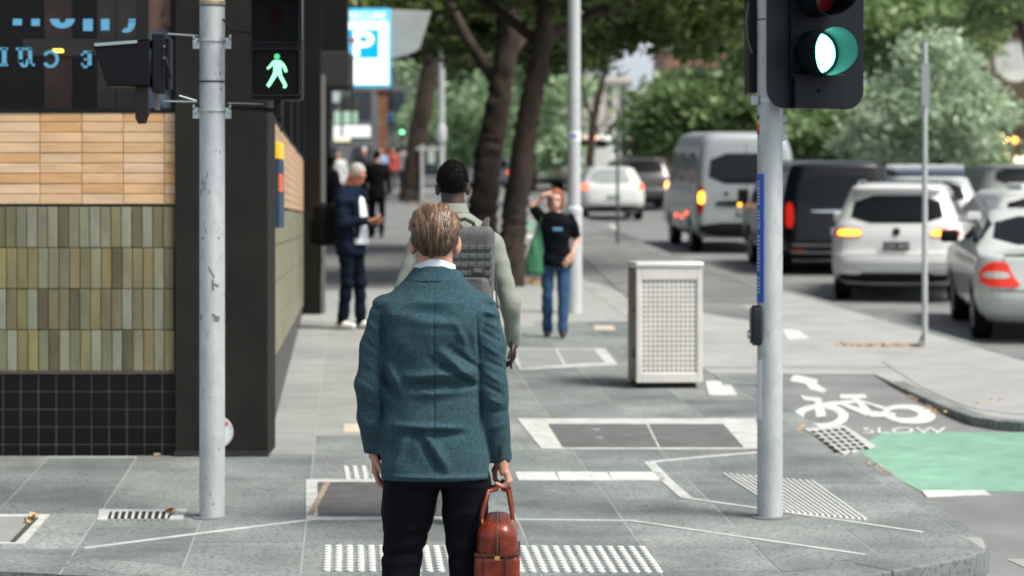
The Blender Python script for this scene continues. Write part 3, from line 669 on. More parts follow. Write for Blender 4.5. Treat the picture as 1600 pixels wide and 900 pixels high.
# graffiti-like scuffs and sticker remains
rs = random.Random(5)
b = MB()
for (x, y, hgt, wd) in ((318,285,.035,.006),(322,290,.05,.005),(326,275,.03,.004),(316,300,.04,.006),(340,236,.02,.004),(345,238,.018,.004),(333,425,.07,.006),(335,445,.06,.010),(340,445,.012,.03),(316,495,.03,.012),(341,497,.03,.03),(336,492,.02,.014),(324,360,.03,.004),(319,372,.012,.014),(344,372,.016,.008),(330,300,.02,.004),(346,115,.018,.005),(347,140,.02,.006),(339,116,.014,.003),(320,610,.012,.005),(331,620,.014,.004),(344,700,.012,.005),(325,745,.012,.005),(331,770,.02,.004),(336,785,.016,.006)):
    xx = max(-.066, min(.066, px(x)-lx)); yy = -math.sqrt(.0712**2-xx**2)-.0006
    a = math.atan2(xx, -yy); b.box((lx+xx, PD+yy, pz(y)), (wd, .0012, hgt), Matrix.Rotation(a, 3, 'Z') @ Matrix.Rotation(rs.uniform(-.5,.5), 3, 'Y'))
b.build('scuff_marks', m_scuff, lp, world=True)['kind'] = 'stuff'
# pedestrian signal: two square aspects
def rounded_panel(b, c, w_, h_, r, d, axis=(0,-1,0)):
    pts = rrect(w_, h_, r); b.prism([Vector((c[0]+x, c[1], c[2]+z)) for x, z in pts], (0, d, 0))
PX, PDD = px(434), PD-.10
ps = thing('pedestrian_signal', 'black pedestrian signal showing a lit green walking figure beside the left pole', 'pedestrian signal', (PX, PDD, pz(155)))
q_ = F/PDD; cz_ = lambda y: CZ-(y-HY)/q_; cx_ = lambda x: (x-800)/q_
b = MB(); rounded_panel(b, (PX, PDD, cz_(36)), 80/q_, 240/q_, .02, .16); b.build('housing', m_black, ps, world=True, bevel=.004)
for k, yc in enumerate((113, 31)):
    b = MB(); w_, h_ = 76/q_, 74/q_; o_ = rrect(w_, h_, .02); i_ = rrect(w_-.012, h_-.012, .016); n = len(o_)
    vv = [(PX+x, PDD-.001, cz_(yc)+z) for x, z in o_]+[(PX+x, PDD-.001, cz_(yc)+z) for x, z in i_]+[(PX+x, PDD-.024, cz_(yc)+z) for x, z in o_]+[(PX+x, PDD-.024, cz_(yc)+z) for x, z in i_]
    ff = []
    for i in range(n):
        j = (i+1) % n; ff += [(i, j, j+2*n, i+2*n), (n+j, n+i, i+3*n, j+3*n), (2*n+i, 2*n+j, 3*n+j, 3*n+i)]
    b.add(vv, ff); b.build('lens_frame', M('frame_plastic', (.012,.013,.015), .4, spec=.3), ps, world=True)
    b = MB(); rounded_panel(b, (PX, PDD-.006, cz_(yc)), w_-.014, h_-.014, .015, .004); b.build('lens', M('lens_black', (.002,.003,.003), .5, spec=.15), ps, world=True)
b = MB(); b.add([(cx_(466), PDD-.02, cz_(-60)), (cx_(475), PDD-.02, cz_(-60)), (cx_(475), PDD-.18, cz_(-60)), (cx_(466), PDD-.02, cz_(62)), (cx_(474), PDD-.02, cz_(66)), (cx_(474), PDD-.10, cz_(62))], [(0,3,4,1),(1,4,5,2),(0,2,5,3),(0,1,2),(3,5,4)]); b.build('side_visor', M('visor_grey', (.05,.055,.06), .4), ps, world=True)
b = MB(); b.span((cx_(394), PDD-.16, cz_(-8)), (cx_(474), PDD-.003, cz_(-11))); b.build('top_visor', m_black, ps, world=True)
man = [(428,94),(438,94),(444,99),(448,106),(449.5,112),(446,113.5),(444,111),(442,105),(440.5,104),(440,111),(441,118),(446,127),(449,134),(446.5,138),(442,137),(443,133),(437,123),(434,117),(428,126),(423,134),(420,137),(416.5,133),(421,126),(426,116),(427.5,111),(427,103),(424,105),(419,109),(416.5,106.5),(421,102),(424.5,97)]
m_gman = M('walk_green', (.1,.8,.3), .5, emit=(.36,1,.54), es=.62)
b = MB(); pts = [(cx_(x), PDD-.009, cz_(y)) for x, y in man]; b.prism(pts, (0,.003,0)); g = b.build('walking_figure', m_gman, ps, world=True)
bm = bmesh.new(); bm.from_mesh(g.data); bmesh.ops.triangulate(bm, faces=bm.faces); bm.to_mesh(g.data); bm.free()
b = MB(); b.cyl((cx_(433), PDD-.0075, cz_(88.5)), (0,1,0), 4.6/q_, .003, 16); b.build('figure_head', M('walk_green_head', (.05,.5,.2), .5, emit=(.1,.75,.3), es=.35), ps, world=True)
b = MB(); pts = [(cx_(x-1), PDD-.009, cz_(y-82)) for x, y in [(429,94),(438,94),(443,98),(443,115),(440,116),(440,137),(428,137),(428,116),(424,115),(424,98)]]; b.prism(pts, (0,.003,0)); b.build('standing_figure', M('stand_dark', (.012,.003,.003), .6, spec=.1), ps, world=True)
b = MB(); b.cyl((PX, PDD+.08, cz_(166)), (0,0,1), .02, .10, 12); b.tube([(PX, PDD+.08, cz_(172)), (px(357), PD, pz(168))], .012, 10); b.build('mount', m_black, ps, world=True)
# side-facing vehicle signal left of the pole
sx = px(252); sg = thing('side_facing_signal', 'black hooded traffic signal seen from the side, left of the left pole', 'traffic signal', (sx, PD, pz(195)))
b = MB(); b.span((px(240), PD-.07, pz(146)), (px(261), PD+.09, pz(54))); b.span((px(261), PD-.05, pz(140)), (px(268), PD+.07, pz(60))); b.build('housing', M('signal_grey', (.010,.012,.018), .45, spec=.2), sg, world=True, bevel=.008)
b = MB(); pl = [(0, pz(-60)), (.11, pz(-60)), (.12, pz(185)), (.09, pz(194)), (.03, pz(194)), (0, pz(180))]
b.prism([(px(236)-yy*.72, PD-.12+yy*.9, z) for yy, z in pl], (.008,.006,0)); b.build('target_board', M('board_brown', (.03,.022,.018), .5, spec=.2), sg, world=True)
b = MB(); hood = [(px(152), pz(71)), (px(220), pz(66)), (px(238), pz(64)), (px(238), pz(137)), (px(173), pz(136))]
for yy in (-.13, .11): b.prism([(x, PD+yy, z) for x, z in hood], (0,.006,0))
b.prism([(px(152), PD-.13, pz(71)), (px(238), PD-.13, pz(64)), (px(238), PD+.116, pz(64)), (px(152), PD+.116, pz(71))], (0,0,-.006)); b.prism([(px(173), PD-.13, pz(136)), (px(238), PD-.13, pz(137)), (px(238), PD+.116, pz(137)), (px(173), PD+.116, pz(136))], (0,0,.006))
b.build('visor', M('visor_black', (.004,.005,.007), .5, spec=.2), sg, world=True)
b = MB(); b.prism([(px(153), PD-.137, pz(70.5)), (px(220), PD-.137, pz(65.5)), (px(220), PD-.137, pz(70)), (px(155), PD-.137, pz(75))], (0,.006,0)); b.build('visor_lip', M('lip_pale', (.32,.40,.44), .4), sg, world=True)
b = MB(); b.cyl((px(237), PD, pz(100)), (1,0,0), .1, .02, 28); b.build('lens', M('lens_dark', (.02,.03,.025), .2), sg, world=True)
m_fit = M('fitting_grey', (.2,.2,.19), .4, metal=.5); b = MB(); b.span((px(243), PD-.02, pz(172)), (px(249), PD+.02, pz(146))); b.build('mount_stub', m_fit, sg, world=True); b = MB(); b.tube([(px(262), PD-.08, pz(90)), (px(266), PD-.09, pz(105)), (px(270), PD-.07, pz(124))], .006, 8); b.build('cable', m_black, sg, world=True)
for y in (74, 92): b = MB(); b.cyl((px(260), PD-.075, pz(y)), (0,1,0), .007, .02, 10); b.build('bolt', m_fit, sg, world=True)
# ---------------------------------------------------------------- right pole
rp = signal_pole(1203, 'right galvanised signal pole carrying a push button and blue strip sign', PD+.0)
rx = rp.location.x
for y in (32,):
    b = MB(); b.ring((rx, PD, pz(y)), (0,0,1), .073, .006, .006, 40); b.build('pole_band', m_ringd, rp, world=True)
b = MB(); z = pz(157); b.ring((rx, PD, z-.012), (0,0,1), .078, .01, .024, 40); b.box((rx-.088, PD-.02, z), (.04,.05,.045)); b.cyl((rx-.10, PD-.048, z), (0,1,0), .012, .02, 12); b.box((rx+.088, PD-.02, z), (.04,.05,.045)); b.build('clamp', m_zinc, rp, world=True)
bs_ = thing('blue_strip_sign', 'tall narrow blue sign with white lettering strapped to the right pole', 'sign', (px(1187), PD-.04, pz(472)))
def aroundpole(x): return rx+.0745*math.sin(x), PD-.0745*math.cos(x)
a0_, a1_ = R(-82), R(-34); b = MB(); vv = []; ff = []
for i in range(9):
    a = a0_+(a1_-a0_)*i/8; x_, y_ = aroundpole(a)
    vv += [(x_, y_, pz(472)), (x_, y_, pz(272)), (rx+.07*math.sin(a), PD-.07*math.cos(a), pz(272)), (rx+.07*math.sin(a), PD-.07*math.cos(a), pz(472))]
for i in range(8):
    k = 4*i
    for e in range(4): ff.append((k+e, k+4+e, k+4+(e+1) % 4, k+(e+1) % 4))
ff += [(0,1,2,3), (32,35,34,33)]
b.add(vv, ff); b.build('panel', M('sign_blue', (.015,.11,.48), .4), bs_, world=True, smooth=True)
b = MB(); rs = random.Random(8); mw = M('sign_white')
yy = 284
while yy < 462:                                            # small rotated lettering running up the strip
    h_ = rs.choice((3,4,5)); a = R(-62); 
    if rs.random() < .8:
        for aa in (R(-70), R(-58)):
            x_, y_ = rx+.0752*math.sin(aa), PD-.0752*math.cos(aa); b.box((x_, y_, pz(yy)), (.005,.0012,h_/F*PD*.6), Matrix.Rotation(aa, 3, 'Z'))
        x_, y_ = rx+.0752*math.sin(R(-64)), PD-.0752*math.cos(R(-64)); b.box((x_, y_, pz(yy+rs.choice((-1,0,1)))), (.014,.0012,.003), Matrix.Rotation(R(-64), 3, 'Z'))
    yy += h_+1.6
b.build('lettering', mw, bs_, world=True)
pb = thing('push_button', 'black oval pedestrian push button unit on the right pole', 'push button', (px(1176), PD-.05, pz(540)))
c = Vector((rx-.092, PD-.03, pz(508)))
b = MB(); pts = rrect(.09, .225, .044, 8); b.prism([(c.x-.012+0*x, c.y+x, c.z+z) for x, z in pts], (.05,0,0)); b.build('housing', m_blackg, pb, world=True, bevel=.01, smooth=True)
b = MB(); pts = rrect(.07, .2, .034, 8); b.prism([(c.x-.022, c.y+x, c.z+z) for x, z in pts], (.012,0,0)); b.build('face_plate', M('button_face', (.05,.055,.06), .3), pb, world=True, bevel=.004)
b = MB(); b.cyl((c.x-.028, c.y, c.z-.05), (1,0,0), .024, .016, 20); b.build('button', M('button_metal', (.5,.52,.52), .25, metal=.9), pb, world=True, bevel=.003)
b = MB(); pts = rrect(.05, .07, .02, 6); b.prism([(c.x-.0245, c.y+x, c.z+.045+z) for x, z in pts], (.004,0,0)); b.build('arrow_plate', M('plate_grey', (.35,.38,.38), .3, metal=.5), pb, world=True)
b = MB()
for a in np.linspace(R(-80), R(-48), 7): b.box((rx+.0728*math.sin(a), PD-.0728*math.cos(a), pz(608)), (.0075,.002,93/q), Matrix.Rotation(a, 3, 'Z'))
b.build('white_sticker', M('sign_white'), rp, world=True)
for z0, z1, c in ((180,187,(.03,.05,.03)),(187,194,(.8,.55,.05)),(194,205,(.7,.08,.03)),(205,211,(.25,.05,.04))):
    b = MB()
    for a in np.linspace(R(-86), R(-66), 5): b.box((rx+.0722*math.sin(a), PD-.0722*math.cos(a), pz((z0+z1)/2)), (.007,.002,(z1-z0)/q), Matrix.Rotation(a, 3, 'Z'))
    b.build('colour_sticker', M('stk%d' % z0, c, .5), rp, world=True)
for y in (185,200,214):
    b = MB(); b.cyl((rx+.078, PD+.03, pz(y)), (0,1,0), .022, .03, 14); b.build('cable_clip', mw, rp, world=True)
# vehicle signal on the right pole, aimed to the right of the camera
th = R(21); vd = PD-.16; vc = Vector((px(1277, vd), vd, 0))
vsg = thing('vehicle_signal', 'black traffic signal with lit green lens and wide target board on the right pole', 'traffic signal', (vc.x, vd, pz(170, vd)), rotz=th)
def vp(y): return pz(y, vd)-vsg.location.z            # local heights
m_board = M('target_board', (.007,.011,.016), .5, spec=.2, var=.15, vs=4)
b = MB(); pts = rrect(.60, 1.5, .11, 8); b.prism([(x, .02, z+.75) for x, z in pts], (0,.006,0)); b.build('target_board', m_board, vsg)
b = MB(); b.box((.0,.10,.78), (.33,.15,1.25)); b.build('housing', m_board, vsg, bevel=.015)
b = MB(); b.box((-.0,.0,.095), (.30,.05,.19)); b.box((-.158,.008,.75), (.012,.03,1.2)); b.cyl((0,-.03,.10), (0,1,0), .010, .02, 10)
for y in (40, 118): b.cyl((-.155,-.012,vp(y)), (0,1,0), .012, .02, 10); b.cyl((.155,-.005,vp(y)), (0,1,0), .010, .02, 10)
b.build('lower_cover', M('cover_dark', (.005,.008,.012), .45, spec=.2), vsg, bevel=.004)
m_lensg = M('lens_green_lit', (.1,.7,.5), .3, emit=(.17,1,.80), es=4.2)
for k, (y, m_) in enumerate(((83, m_lensg), (-10, M('lens_red_off', (.22,.012,.010), .18)), (-103, M('lens_amber_off', (.3,.14,.02), .2)))):
    z = vp(y)
    b = MB(); b.lathe((0,0,0), [(.02,.012),(.06,.010),(.095,.004),(.11,-.004)], 32); me = b.me('lens', True)
    o = obj('lens', me, m_, vsg, (0, -.004, z)); o.rotation_euler = (R(90), 0, 0)
    b = MB(); n = 40; vv = []; ff = []
    for i in range(n+1):                                     # tubular visor, cut back at the bottom
        t = 2*math.pi*i/n; lng = .225 if True else 0; cut = max(0, -math.sin(t)); L_ = lng*(1-.35*cut**2)
        for rr, yy in ((.128, .02), (.134, -L_), (.129, -L_), (.123, .02)): vv.append((rr*math.cos(t), yy, rr*math.sin(t)))
    for i in range(n):
        for e in range(4): ff.append((4*i+e, 4*i+4+e, 4*i+4+(e+1) % 4, 4*i+(e+1) % 4))
    b.add(vv, ff); b.build('visor', M('visor_tube', (.006,.009,.010), .5, spec=.12), vsg, smooth=True, loc=(0,0,z))
ss = thing('edge_on_signal', 'slim black signal housing seen edge on, left of the right pole', 'traffic signal', (px(1178), PD+.1, pz(145)))
b = MB(); b.span((px(1171), PD+.02, pz(145)), (px(1184), PD+.3, pz(-60))); b.build('housing', m_black, ss, world=True, bevel=.01)
b = MB(); b.tube([(px(1170), PD, pz(4)), (px(1166), PD, pz(30)), (px(1168), PD, pz(60)), (px(1175), PD, pz(83))], .006, 8); b.build('cable', M('cable_grey', (.12,.12,.12), .5), ss, world=True, smooth=True)
b = MB(); b.tube([(px(1180), PD+.1, pz(100)), (px(1200), PD, pz(100))], .01, 8); b.build('mount', m_black, ss, world=True)
# ---------------------------------------------------------------- litter bin
b0 = on(986,607); bd = b0.y; qb = F/bd
m_bin = M('bin_cream', (.68,.67,.63), .45, var=.08, vs=4); m_binside = M('bin_side_shade', (.15,.125,.10), .45, metal=.4, var=.15, vs=5); m_lid = M('bin_lid', (.72,.75,.72), .3, metal=.3)  # side panels toned darker: the shade of that side is in the colour
bin_ = thing('litter_bin', 'cream perforated metal litter bin standing on the footpath', 'litter bin', Vector((px(1046, bd), bd, fz(bd)-.002)), rotz=math.atan(.0675))
W, H, DP = 104/qb, 198/qb, .62
fzz = .045
b = MB(); b.box((-.01, DP/2, fzz/2-.005), (W*.86, DP*.85, fzz+.05)); b.build('plinth', m_dark, bin_)
b = MB()
b.span((-W/2,.0,.05), (-W/2+.045,.03,H-.05)); b.span((W/2-.045,.0,.05), (W/2,.03,H-.05)); b.span((-W/2+.045,0,.05), (W/2-.045,.03,.13)); b.span((-W/2+.045,0,H-.15), (W/2-.045,.03,H-.05)); b.build('front_frame', m_bin, bin_, bevel=.006)
b = MB(); nx_, nz_ = 12, 19; x0, x1, z0, z1 = -W/2+.045, W/2-.045, .13, H-.15; cw, ch = (x1-x0)/nx_, (z1-z0)/nz_
vv, ff = [], []
for i in range(nx_):
    for j in range(nz_):
        cx, cz = x0+(i+.5)*cw, z0+(j+.5)*ch; k = len(vv)
        for e in range(8):
            t = R(22.5+45*e); ox, oz = math.cos(t), math.sin(t); s_ = .5/max(abs(ox), abs(oz)); vv.append((cx+ox*s_*cw, .012, cz+oz*s_*ch))
        for e in range(8): t = R(22.5+45*e); vv.append((cx+math.cos(t)*.0098, .012, cz+math.sin(t)*.0098))
        for e in range(8): ff.append((k+e, k+(e+1) % 8, k+8+(e+1) % 8, k+8+e))
        for e, (ox, oz) in enumerate(((1,1),(-1,1),(-1,-1),(1,-1))): vv.append((cx+ox*cw/2, .012, cz+oz*ch/2)); ff.append((k+2*e, k+16+e, k+2*e+1))
b.add(vv, ff); b.build('perforated_panel', m_bin, bin_)
b = MB(); b.span((x0-.01,.03,.1), (x1+.01,.04,H-.1)); b.build('inner_liner', M('liner_green', (.015,.05,.036), .6), bin_)
for s in (-1, 1):
    b = MB(); b.span((s*W/2-(.0 if s < 0 else .02), .031, .05), (s*W/2+(.02 if s < 0 else 0), DP, H-.05)); b.build('side_panel', m_binside, bin_, bevel=.004)
for j in range(26):
    b = MB(); z = .14+j*.031; b.span((-W/2-.004, .1, z), (-W/2+.002, DP-.06, z+.015)); b.build('side_louvre', m_binside, bin_)
b = MB(); b.span((-W/2,DP-.02,.05), (W/2,DP,H-.05)); b.build('back_panel', m_bin, bin_)
b = MB(); b.cyl((-W/2-.012,.10,H*.62), (1,0,0), .014, .03, 12); b.build('lock', m_iron, bin_); b = MB(); b.box((-W/2-.01,.10,.30), (.03,.04,.08)); b.build('hinge', m_iron, bin_)
b = MB(); b.span((-W/2-.012,-.012,H-.05), (W/2+.012,DP+.012,H)); b.build('lid', m_lid, bin_, bevel=.02, seg=3, smooth=True)
# ---------------------------------------------------------------- poles further down the street
def slim_pole(name, label, x, yb, ytop, wpx, a=FA, b_=FB, mat=None, group=None):
    p = on(x, yb, a, b_); d = p.y; t = thing(name, label, 'pole', p, group=group); q1 = F/d; h = (yb-ytop)/q1
    m_ = MB(); m_.lathe((0,0,0), [(wpx/2/q1, -.05),(wpx/2/q1, h*.3),(wpx*.46/q1, h)], 20); m_.build('shaft', mat or m_steel, t, smooth=True); return t, d, q1
m_lamp = M('lamp_post_paint', (.50,.53,.54), .5, var=.08, vs=3)
t, d, q1 = slim_pole('lamp_post', 'tall pale grey lamp post behind the woman with the green bag', 897, 489, -420, 20, mat=m_lamp)
def tz(y): return CZ-(y-HY)/q1-t.location.z
b = MB(); b.lathe((0,0,0), [(12.5/q1,-.05),(12.5/q1,tz(336)),(13.5/q1,tz(335)),(13.5/q1,tz(326)),(10.2/q1,tz(322))], 24); b.build('base_sleeve', m_lamp, t, smooth=True)
b = MB(); b.ring((0,0,tz(222)), (0,0,1), 10.6/q1, .005, 17/q1, 24); b.build('sticker_band', M('sign_white'), t, smooth=True)
b = MB(); b.box((-.01,-10.8/q1,tz(213)), (.075,.008,.025), Matrix.Rotation(R(0), 3, 'Z')); b.build('blue_arrow', M('sign_blue'), t)
b = MB(); b.tube([(0,0,tz(-400)), (.3,-.1,tz(-420)), (1.6,-.2,tz(-425))], .04, 10); b.box((1.7,-.2,tz(-424)), (.7,.25,.1)); b.build('lamp_arm', m_lamp, t, smooth=True)
t, d, q1 = slim_pole('sign_post', 'thin pale pole rising through the trees above the crowd on the left', 690, 318, -120, 9, mat=m_lamp)
b = MB(); b.lathe((0,0,0), [(7/q1,CZ-(222-HY)/q1-t.location.z),(7.5/q1,CZ-(218-HY)/q1-t.location.z),(7.5/q1,CZ-(198-HY)/q1-t.location.z),(5/q1,CZ-(194-HY)/q1-t.location.z)], 18); b.build('collar', m_lamp, t, smooth=True)
t, d, q1 = slim_pole('parking_sign', 'thin pale post with a small square sign beside the left tree trunk', 659, 316, 226, 5, mat=m_lamp)
b = MB(); b.box((9/q1,0,(316-232)/q1), (34/q1,.03,5/q1)); b.build('cross_bar', m_lamp, t)
b = MB(); b.box((15/q1,-.02,(316-246)/q1), (11/q1,.02,20/q1)); b.build('sign_plate', M('plate_pale', (.5,.58,.55), .5), t, bevel=.01)
t, d, q1 = slim_pole('thin_dark_post', 'thin dark steel post standing in front of the white hatchback', 965, 381, 172, 4.5, mat=M('dark_post', (.09,.10,.10), .5))
b = MB(); b.box((0,-.03,(381-190)/q1), (.05,.02,22/q1)); b.build('sign_edge', M('dark_post'), t)
t, d, q1 = slim_pole('island_sign_post', 'slim galvanised sign post on the gravel traffic island', 1445, 541, 66, 9)
b = MB(); b.box((0,-.05,(541-132)/q1), (.085,.006,66/q1), Matrix.Rotation(R(10), 3, 'Z')); b.build('sign_back', M('sign_back', (.30,.32,.33), .45, metal=.5), t)
b = MB(); b.cyl((0,0,(541-80)/q1), (0,0,1), .012, 34/q1, 10); b.build('post_tip', m_iron, t)
b = MB(); b.tube([(-.085,-.1,.005), (-.03,-.02,.11), (0,0,.14)], .012, 8); b.build('brace', M('brace_dark', (.06,.07,.07), .5), t)
# ================================================================ BUILDINGS FURTHER ON
m_bdark = M('shopfront_black', (.010,.010,.010), .55, spec=.2, var=.15, vs=2); m_bglass = M('shop_glass', (.012,.014,.016), .08)
m_stone = M('pale_sandstone', (.72,.66,.61), .85, var=.1, vs=.6); m_win = M('window_dark', (.03,.04,.05), .15)
def facade_x(y, off=0): return SX0+ST[0]*(y-FD)+off
sh = thing('shopfront_building', 'black shopfront building running up the street behind the man with the phone', 'building', (facade_x(29)-.2, 29, fz(29)))
def hx(b, y0, y1, o0, o1, z0, z1):
    b.hexa([(facade_x(y0, o0), y0, z0), (facade_x(y0, o1), y0, z0), (facade_x(y1, o1), y1, z0), (facade_x(y1, o0), y1, z0), (facade_x(y0, o0), y0, z1), (facade_x(y0, o1), y0, z1), (facade_x(y1, o1), y1, z1), (facade_x(y1, o0), y1, z1)]); return b
b = hx(MB(), 28.7, 62, -8, -.05, .2, 13); b.build('wall', m_bdark, sh, world=True)
for i, y in enumerate((28.75, 31.5, 35, 39, 43.5, 48, 53, 58)):
    b = hx(MB(), y, y+.35, -.05, .22 if i == 0 else .12, .3, 5.2); b.build('column', M('column_dark', (.02,.018,.016), .5, spec=.2) if i % 2 else m_bdark, sh, world=True)
for y0, y1 in ((29.3,31.4),(32,34.9),(35.5,38.9),(39.5,43.4),(44,47.9),(48.5,52.9),(53.5,57.9)):
    b = hx(MB(), y0, y1, -.05, .01, fz(y1)+.4, 3.4); b.build('shop_window', m_bglass, sh, world=True)
b = hx(MB(), 28.9, 29.1, .22, .27, fz(29), 3.4); b.build('downpipe', M('pipe_steel', (.30,.30,.28), .4, metal=.5), sh, world=True)
b = MB(); d = 33.0; b.span(((505-800)/F*d-1.2, d, CZ+(345-136)/F*d), ((546-800)/F*d, d+.9, CZ+(345-80)/F*d)); b.build('awning_box', M('awning_grey', (.045,.045,.045), .6, spec=.2), sh, world=True, bevel=.02)
b = MB(); b.span(((480-800)/F*d-1.2, d+.1, CZ+(345-79)/F*d), ((541-800)/F*d, d+.5, 6.8)); b.build('upper_fascia', m_bdark, sh, world=True)
ab = thing('white_awning', 'pale slanting street awning panel beside the hanging parking sign', 'awning', P(640, 80, 41))
d = 41; A_ = [P(606,14,d), P(674,17,d), P(656,76,d), P(640,84,d), P(606,92,d)]
b = MB(); b.prism(A_, (-.1, 1.2, .05)); b.build('panel', M('awning_pale', (.50,.52,.50), .6, var=.1, vs=2), ab, world=True)
b = MB(); b.tube([P(606,50,d+1), P(560,40,d+1)], .04, 8); b.build('bracket', m_black, ab, world=True)
# hanging lit parking sign
d = 40.0; pk = thing('parking_sign_box', 'bright white and blue lightbox parking sign hanging over the footpath', 'sign', P(575,135,d))
def qd(x, y, dd=0): p = P(x, y, d); return Vector((p.x, p.y+dd, p.z))
b = MB(); b.prism([qd(539,13), qd(610,13), qd(610,136), qd(548,136)], (0,.22,0)); b.build('case', M('sign_cyan_edge', (.05,.40,.60), .4, emit=(.05,.42,.62), es=.45), pk, world=True, bevel=.02)
b = MB(); b.prism([qd(543,17,-.006), qd(607,17,-.006), qd(607,132,-.006), qd(551,132,-.006)], (0,.005,0)); b.build('lit_face', M('sign_lit_white', (.8,.85,.86), .4, emit=(.9,.98,1), es=.6), pk, world=True)
b = MB(); b.prism([qd(543,17,-.010), qd(607,17,-.010), qd(607,34,-.010), qd(545,34,-.010)], (0,.003,0)); b.build('header_band', M('sign_lit_pale', (.2,.5,.62), .4, emit=(.22,.60,.76), es=.32), pk, world=True)
b = MB(); b.prism([qd(545,46,-.010), qd(592,46,-.010), qd(592,91,-.010), qd(549,91,-.010)], (0,.003,0)); b.build('blue_square', M('sign_lit_blue', (0,.35,.62), .4, emit=(0,.40,.70), es=.42), pk, world=True)
def sign_text(s, x, y, h, mat, name, dd=-.016, sx=1, stroke_=0):
    me = text_me(s, h/F*d*1.38, .002, sx); o = obj(name, me, mat, pk); o.rotation_euler = (R(90), 0, 0); o.location = qd(x, y, dd)-Vector(pk.location); return o
m_litw = M('sign_lit_white')
b = MB()
for q_ in ([(552,49),(562,49),(562,88),(552,88)],): b.prism([qd(x, y, -.016) for x, y in q_], (0,.003,0))
for k in range(12):
    a, c = R(-90+15*k), R(-75+15*k); b.prism([qd(569+15.5*math.cos(a), 61.5+12.5*math.sin(a), -.016), qd(569+15.5*math.cos(c), 61.5+12.5*math.sin(c), -.016), qd(569+6*math.cos(c), 61.5+4.5*math.sin(c), -.016), qd(569+6*math.cos(a), 61.5+4.5*math.sin(a), -.016)], (0,.003,0))
b.prism([qd(562,49,-.016), qd(569,49,-.016), qd(569,57,-.016), qd(562,57,-.016)], (0,.003,0)); b.prism([qd(562,66,-.016), qd(569,66,-.016), qd(569,74,-.016), qd(562,74,-.016)], (0,.003,0))
b.build('letter_p', m_litw, pk, world=True)
sign_text('SECURE', 574, 25.5, 12, m_litw, 'header_lettering')
m_gl = M('sign_grey_text', (.4,.45,.47), .5)
sign_text('PARKING', 575, 106, 6, m_gl, 'small_lettering'); sign_text('PARKING', 575, 116, 5, m_gl, 'small_lettering')
b = MB(); b.prism([qd(546,60,-.02), qd(551,58,-.02), qd(556,63,-.02), qd(551,69,-.02), qd(547,67,-.02)], (0,.003,0)); b.build('red_mark', M('sign_red_mark', (.5,.03,.02), .5), pk, world=True)
b = MB(); b.tube([qd(560,-60,.1), qd(560,14,.1)], .02, 8); b.build('hanger', m_black, pk, world=True)
b = MB(); b.tube([qd(596,-60,.1), qd(596,14,.1)], .02, 8); b.build('hanger', m_black, pk, world=True)
# far shop signs and canopies on the left
def signbox(x0, y0, x1, y1, d, label, col, es=0, emit=None, name='shop_sign'):
    t = thing(name, label, 'sign', P((x0+x1)/2, y1, d)); a, c = P(x0, y1, d), P(x1, y0, d)
    b = MB(); b.span(a, (c.x, d+.25, c.z)); b.build('board', M('sg'+label[:18], col, .5, emit=emit, es=es), t, world=True, bevel=.02)
    b = MB(); b.span((a.x-.03, d-.02, a.z-.05), (c.x+.03, d+.27, a.z)); b.build('lower_trim', m_bdark, t, world=True)
    b = MB(); b.tube([((a.x+c.x)/2, d+.12, c.z), ((a.x+c.x)/2, d+.12, c.z+1.0)], .03, 6); b.build('hanger', m_bdark, t, world=True); return t
signbox(521,196,578,215,70,'white shop sign above the far crowd, lower of two',(.62,.65,.64),.35,(.8,.85,.85))
signbox(522,174,558,194,84,'pale green shop sign above the far crowd, upper of two',(.42,.60,.46),.25,(.6,.9,.65))
signbox(521,214,546,222,62,'cream strip sign under the white shop sign',(.75,.70,.50),.3,(.9,.85,.6))
signbox(606,176,614,192,88,'small blue hanging sign far up the street',(.05,.16,.42))
signbox(520,143,530,160,80,'slim white blade sign below the awning box',(.6,.64,.62),.2,(.8,.9,.9)); signbox(536,150,560,172,92,'dark grey hanging sign behind the blade sign',(.06,.06,.055))
tc = thing('orange_column', 'rust orange column of a far shop beside the distant green light', 'column', on(598,268)); p_ = on(598,268)
b = MB(); q_ = F/p_.y; b.box((0,0,(268-140)/2/q_), (13/q_,.3,(268-140)/q_)); b.build('post', M('rust', (.22,.085,.035), .7, var=.3, vs=2), tc); b = MB(); b.box((0,0,(268-145)/q_), (20/q_,.4,.15)); b.build('cap', m_bdark, tc)
fs = thing('far_traffic_signal', 'distant traffic signal showing a small green light above the crowd', 'traffic signal', on(628,270)); p_ = on(628,270); q_ = F/p_.y
b = MB(); b.lathe((0,0,0), [(.07,-.05),(.06,(270-180)/q_)], 10); b.build('pole', m_black, fs); b = MB(); b.box((0,-.1,(270-198)/q_), (.42,.2,34/q_)); b.build('housing', m_black, fs, bevel=.03)
b = MB(); b.cyl((0,-.22,(270-205)/q_), (0,1,0), .13, .03, 20); b.build('green_lens', M('far_green', (.1,.7,.3), .4, emit=(.25,1,.5), es=3), fs)
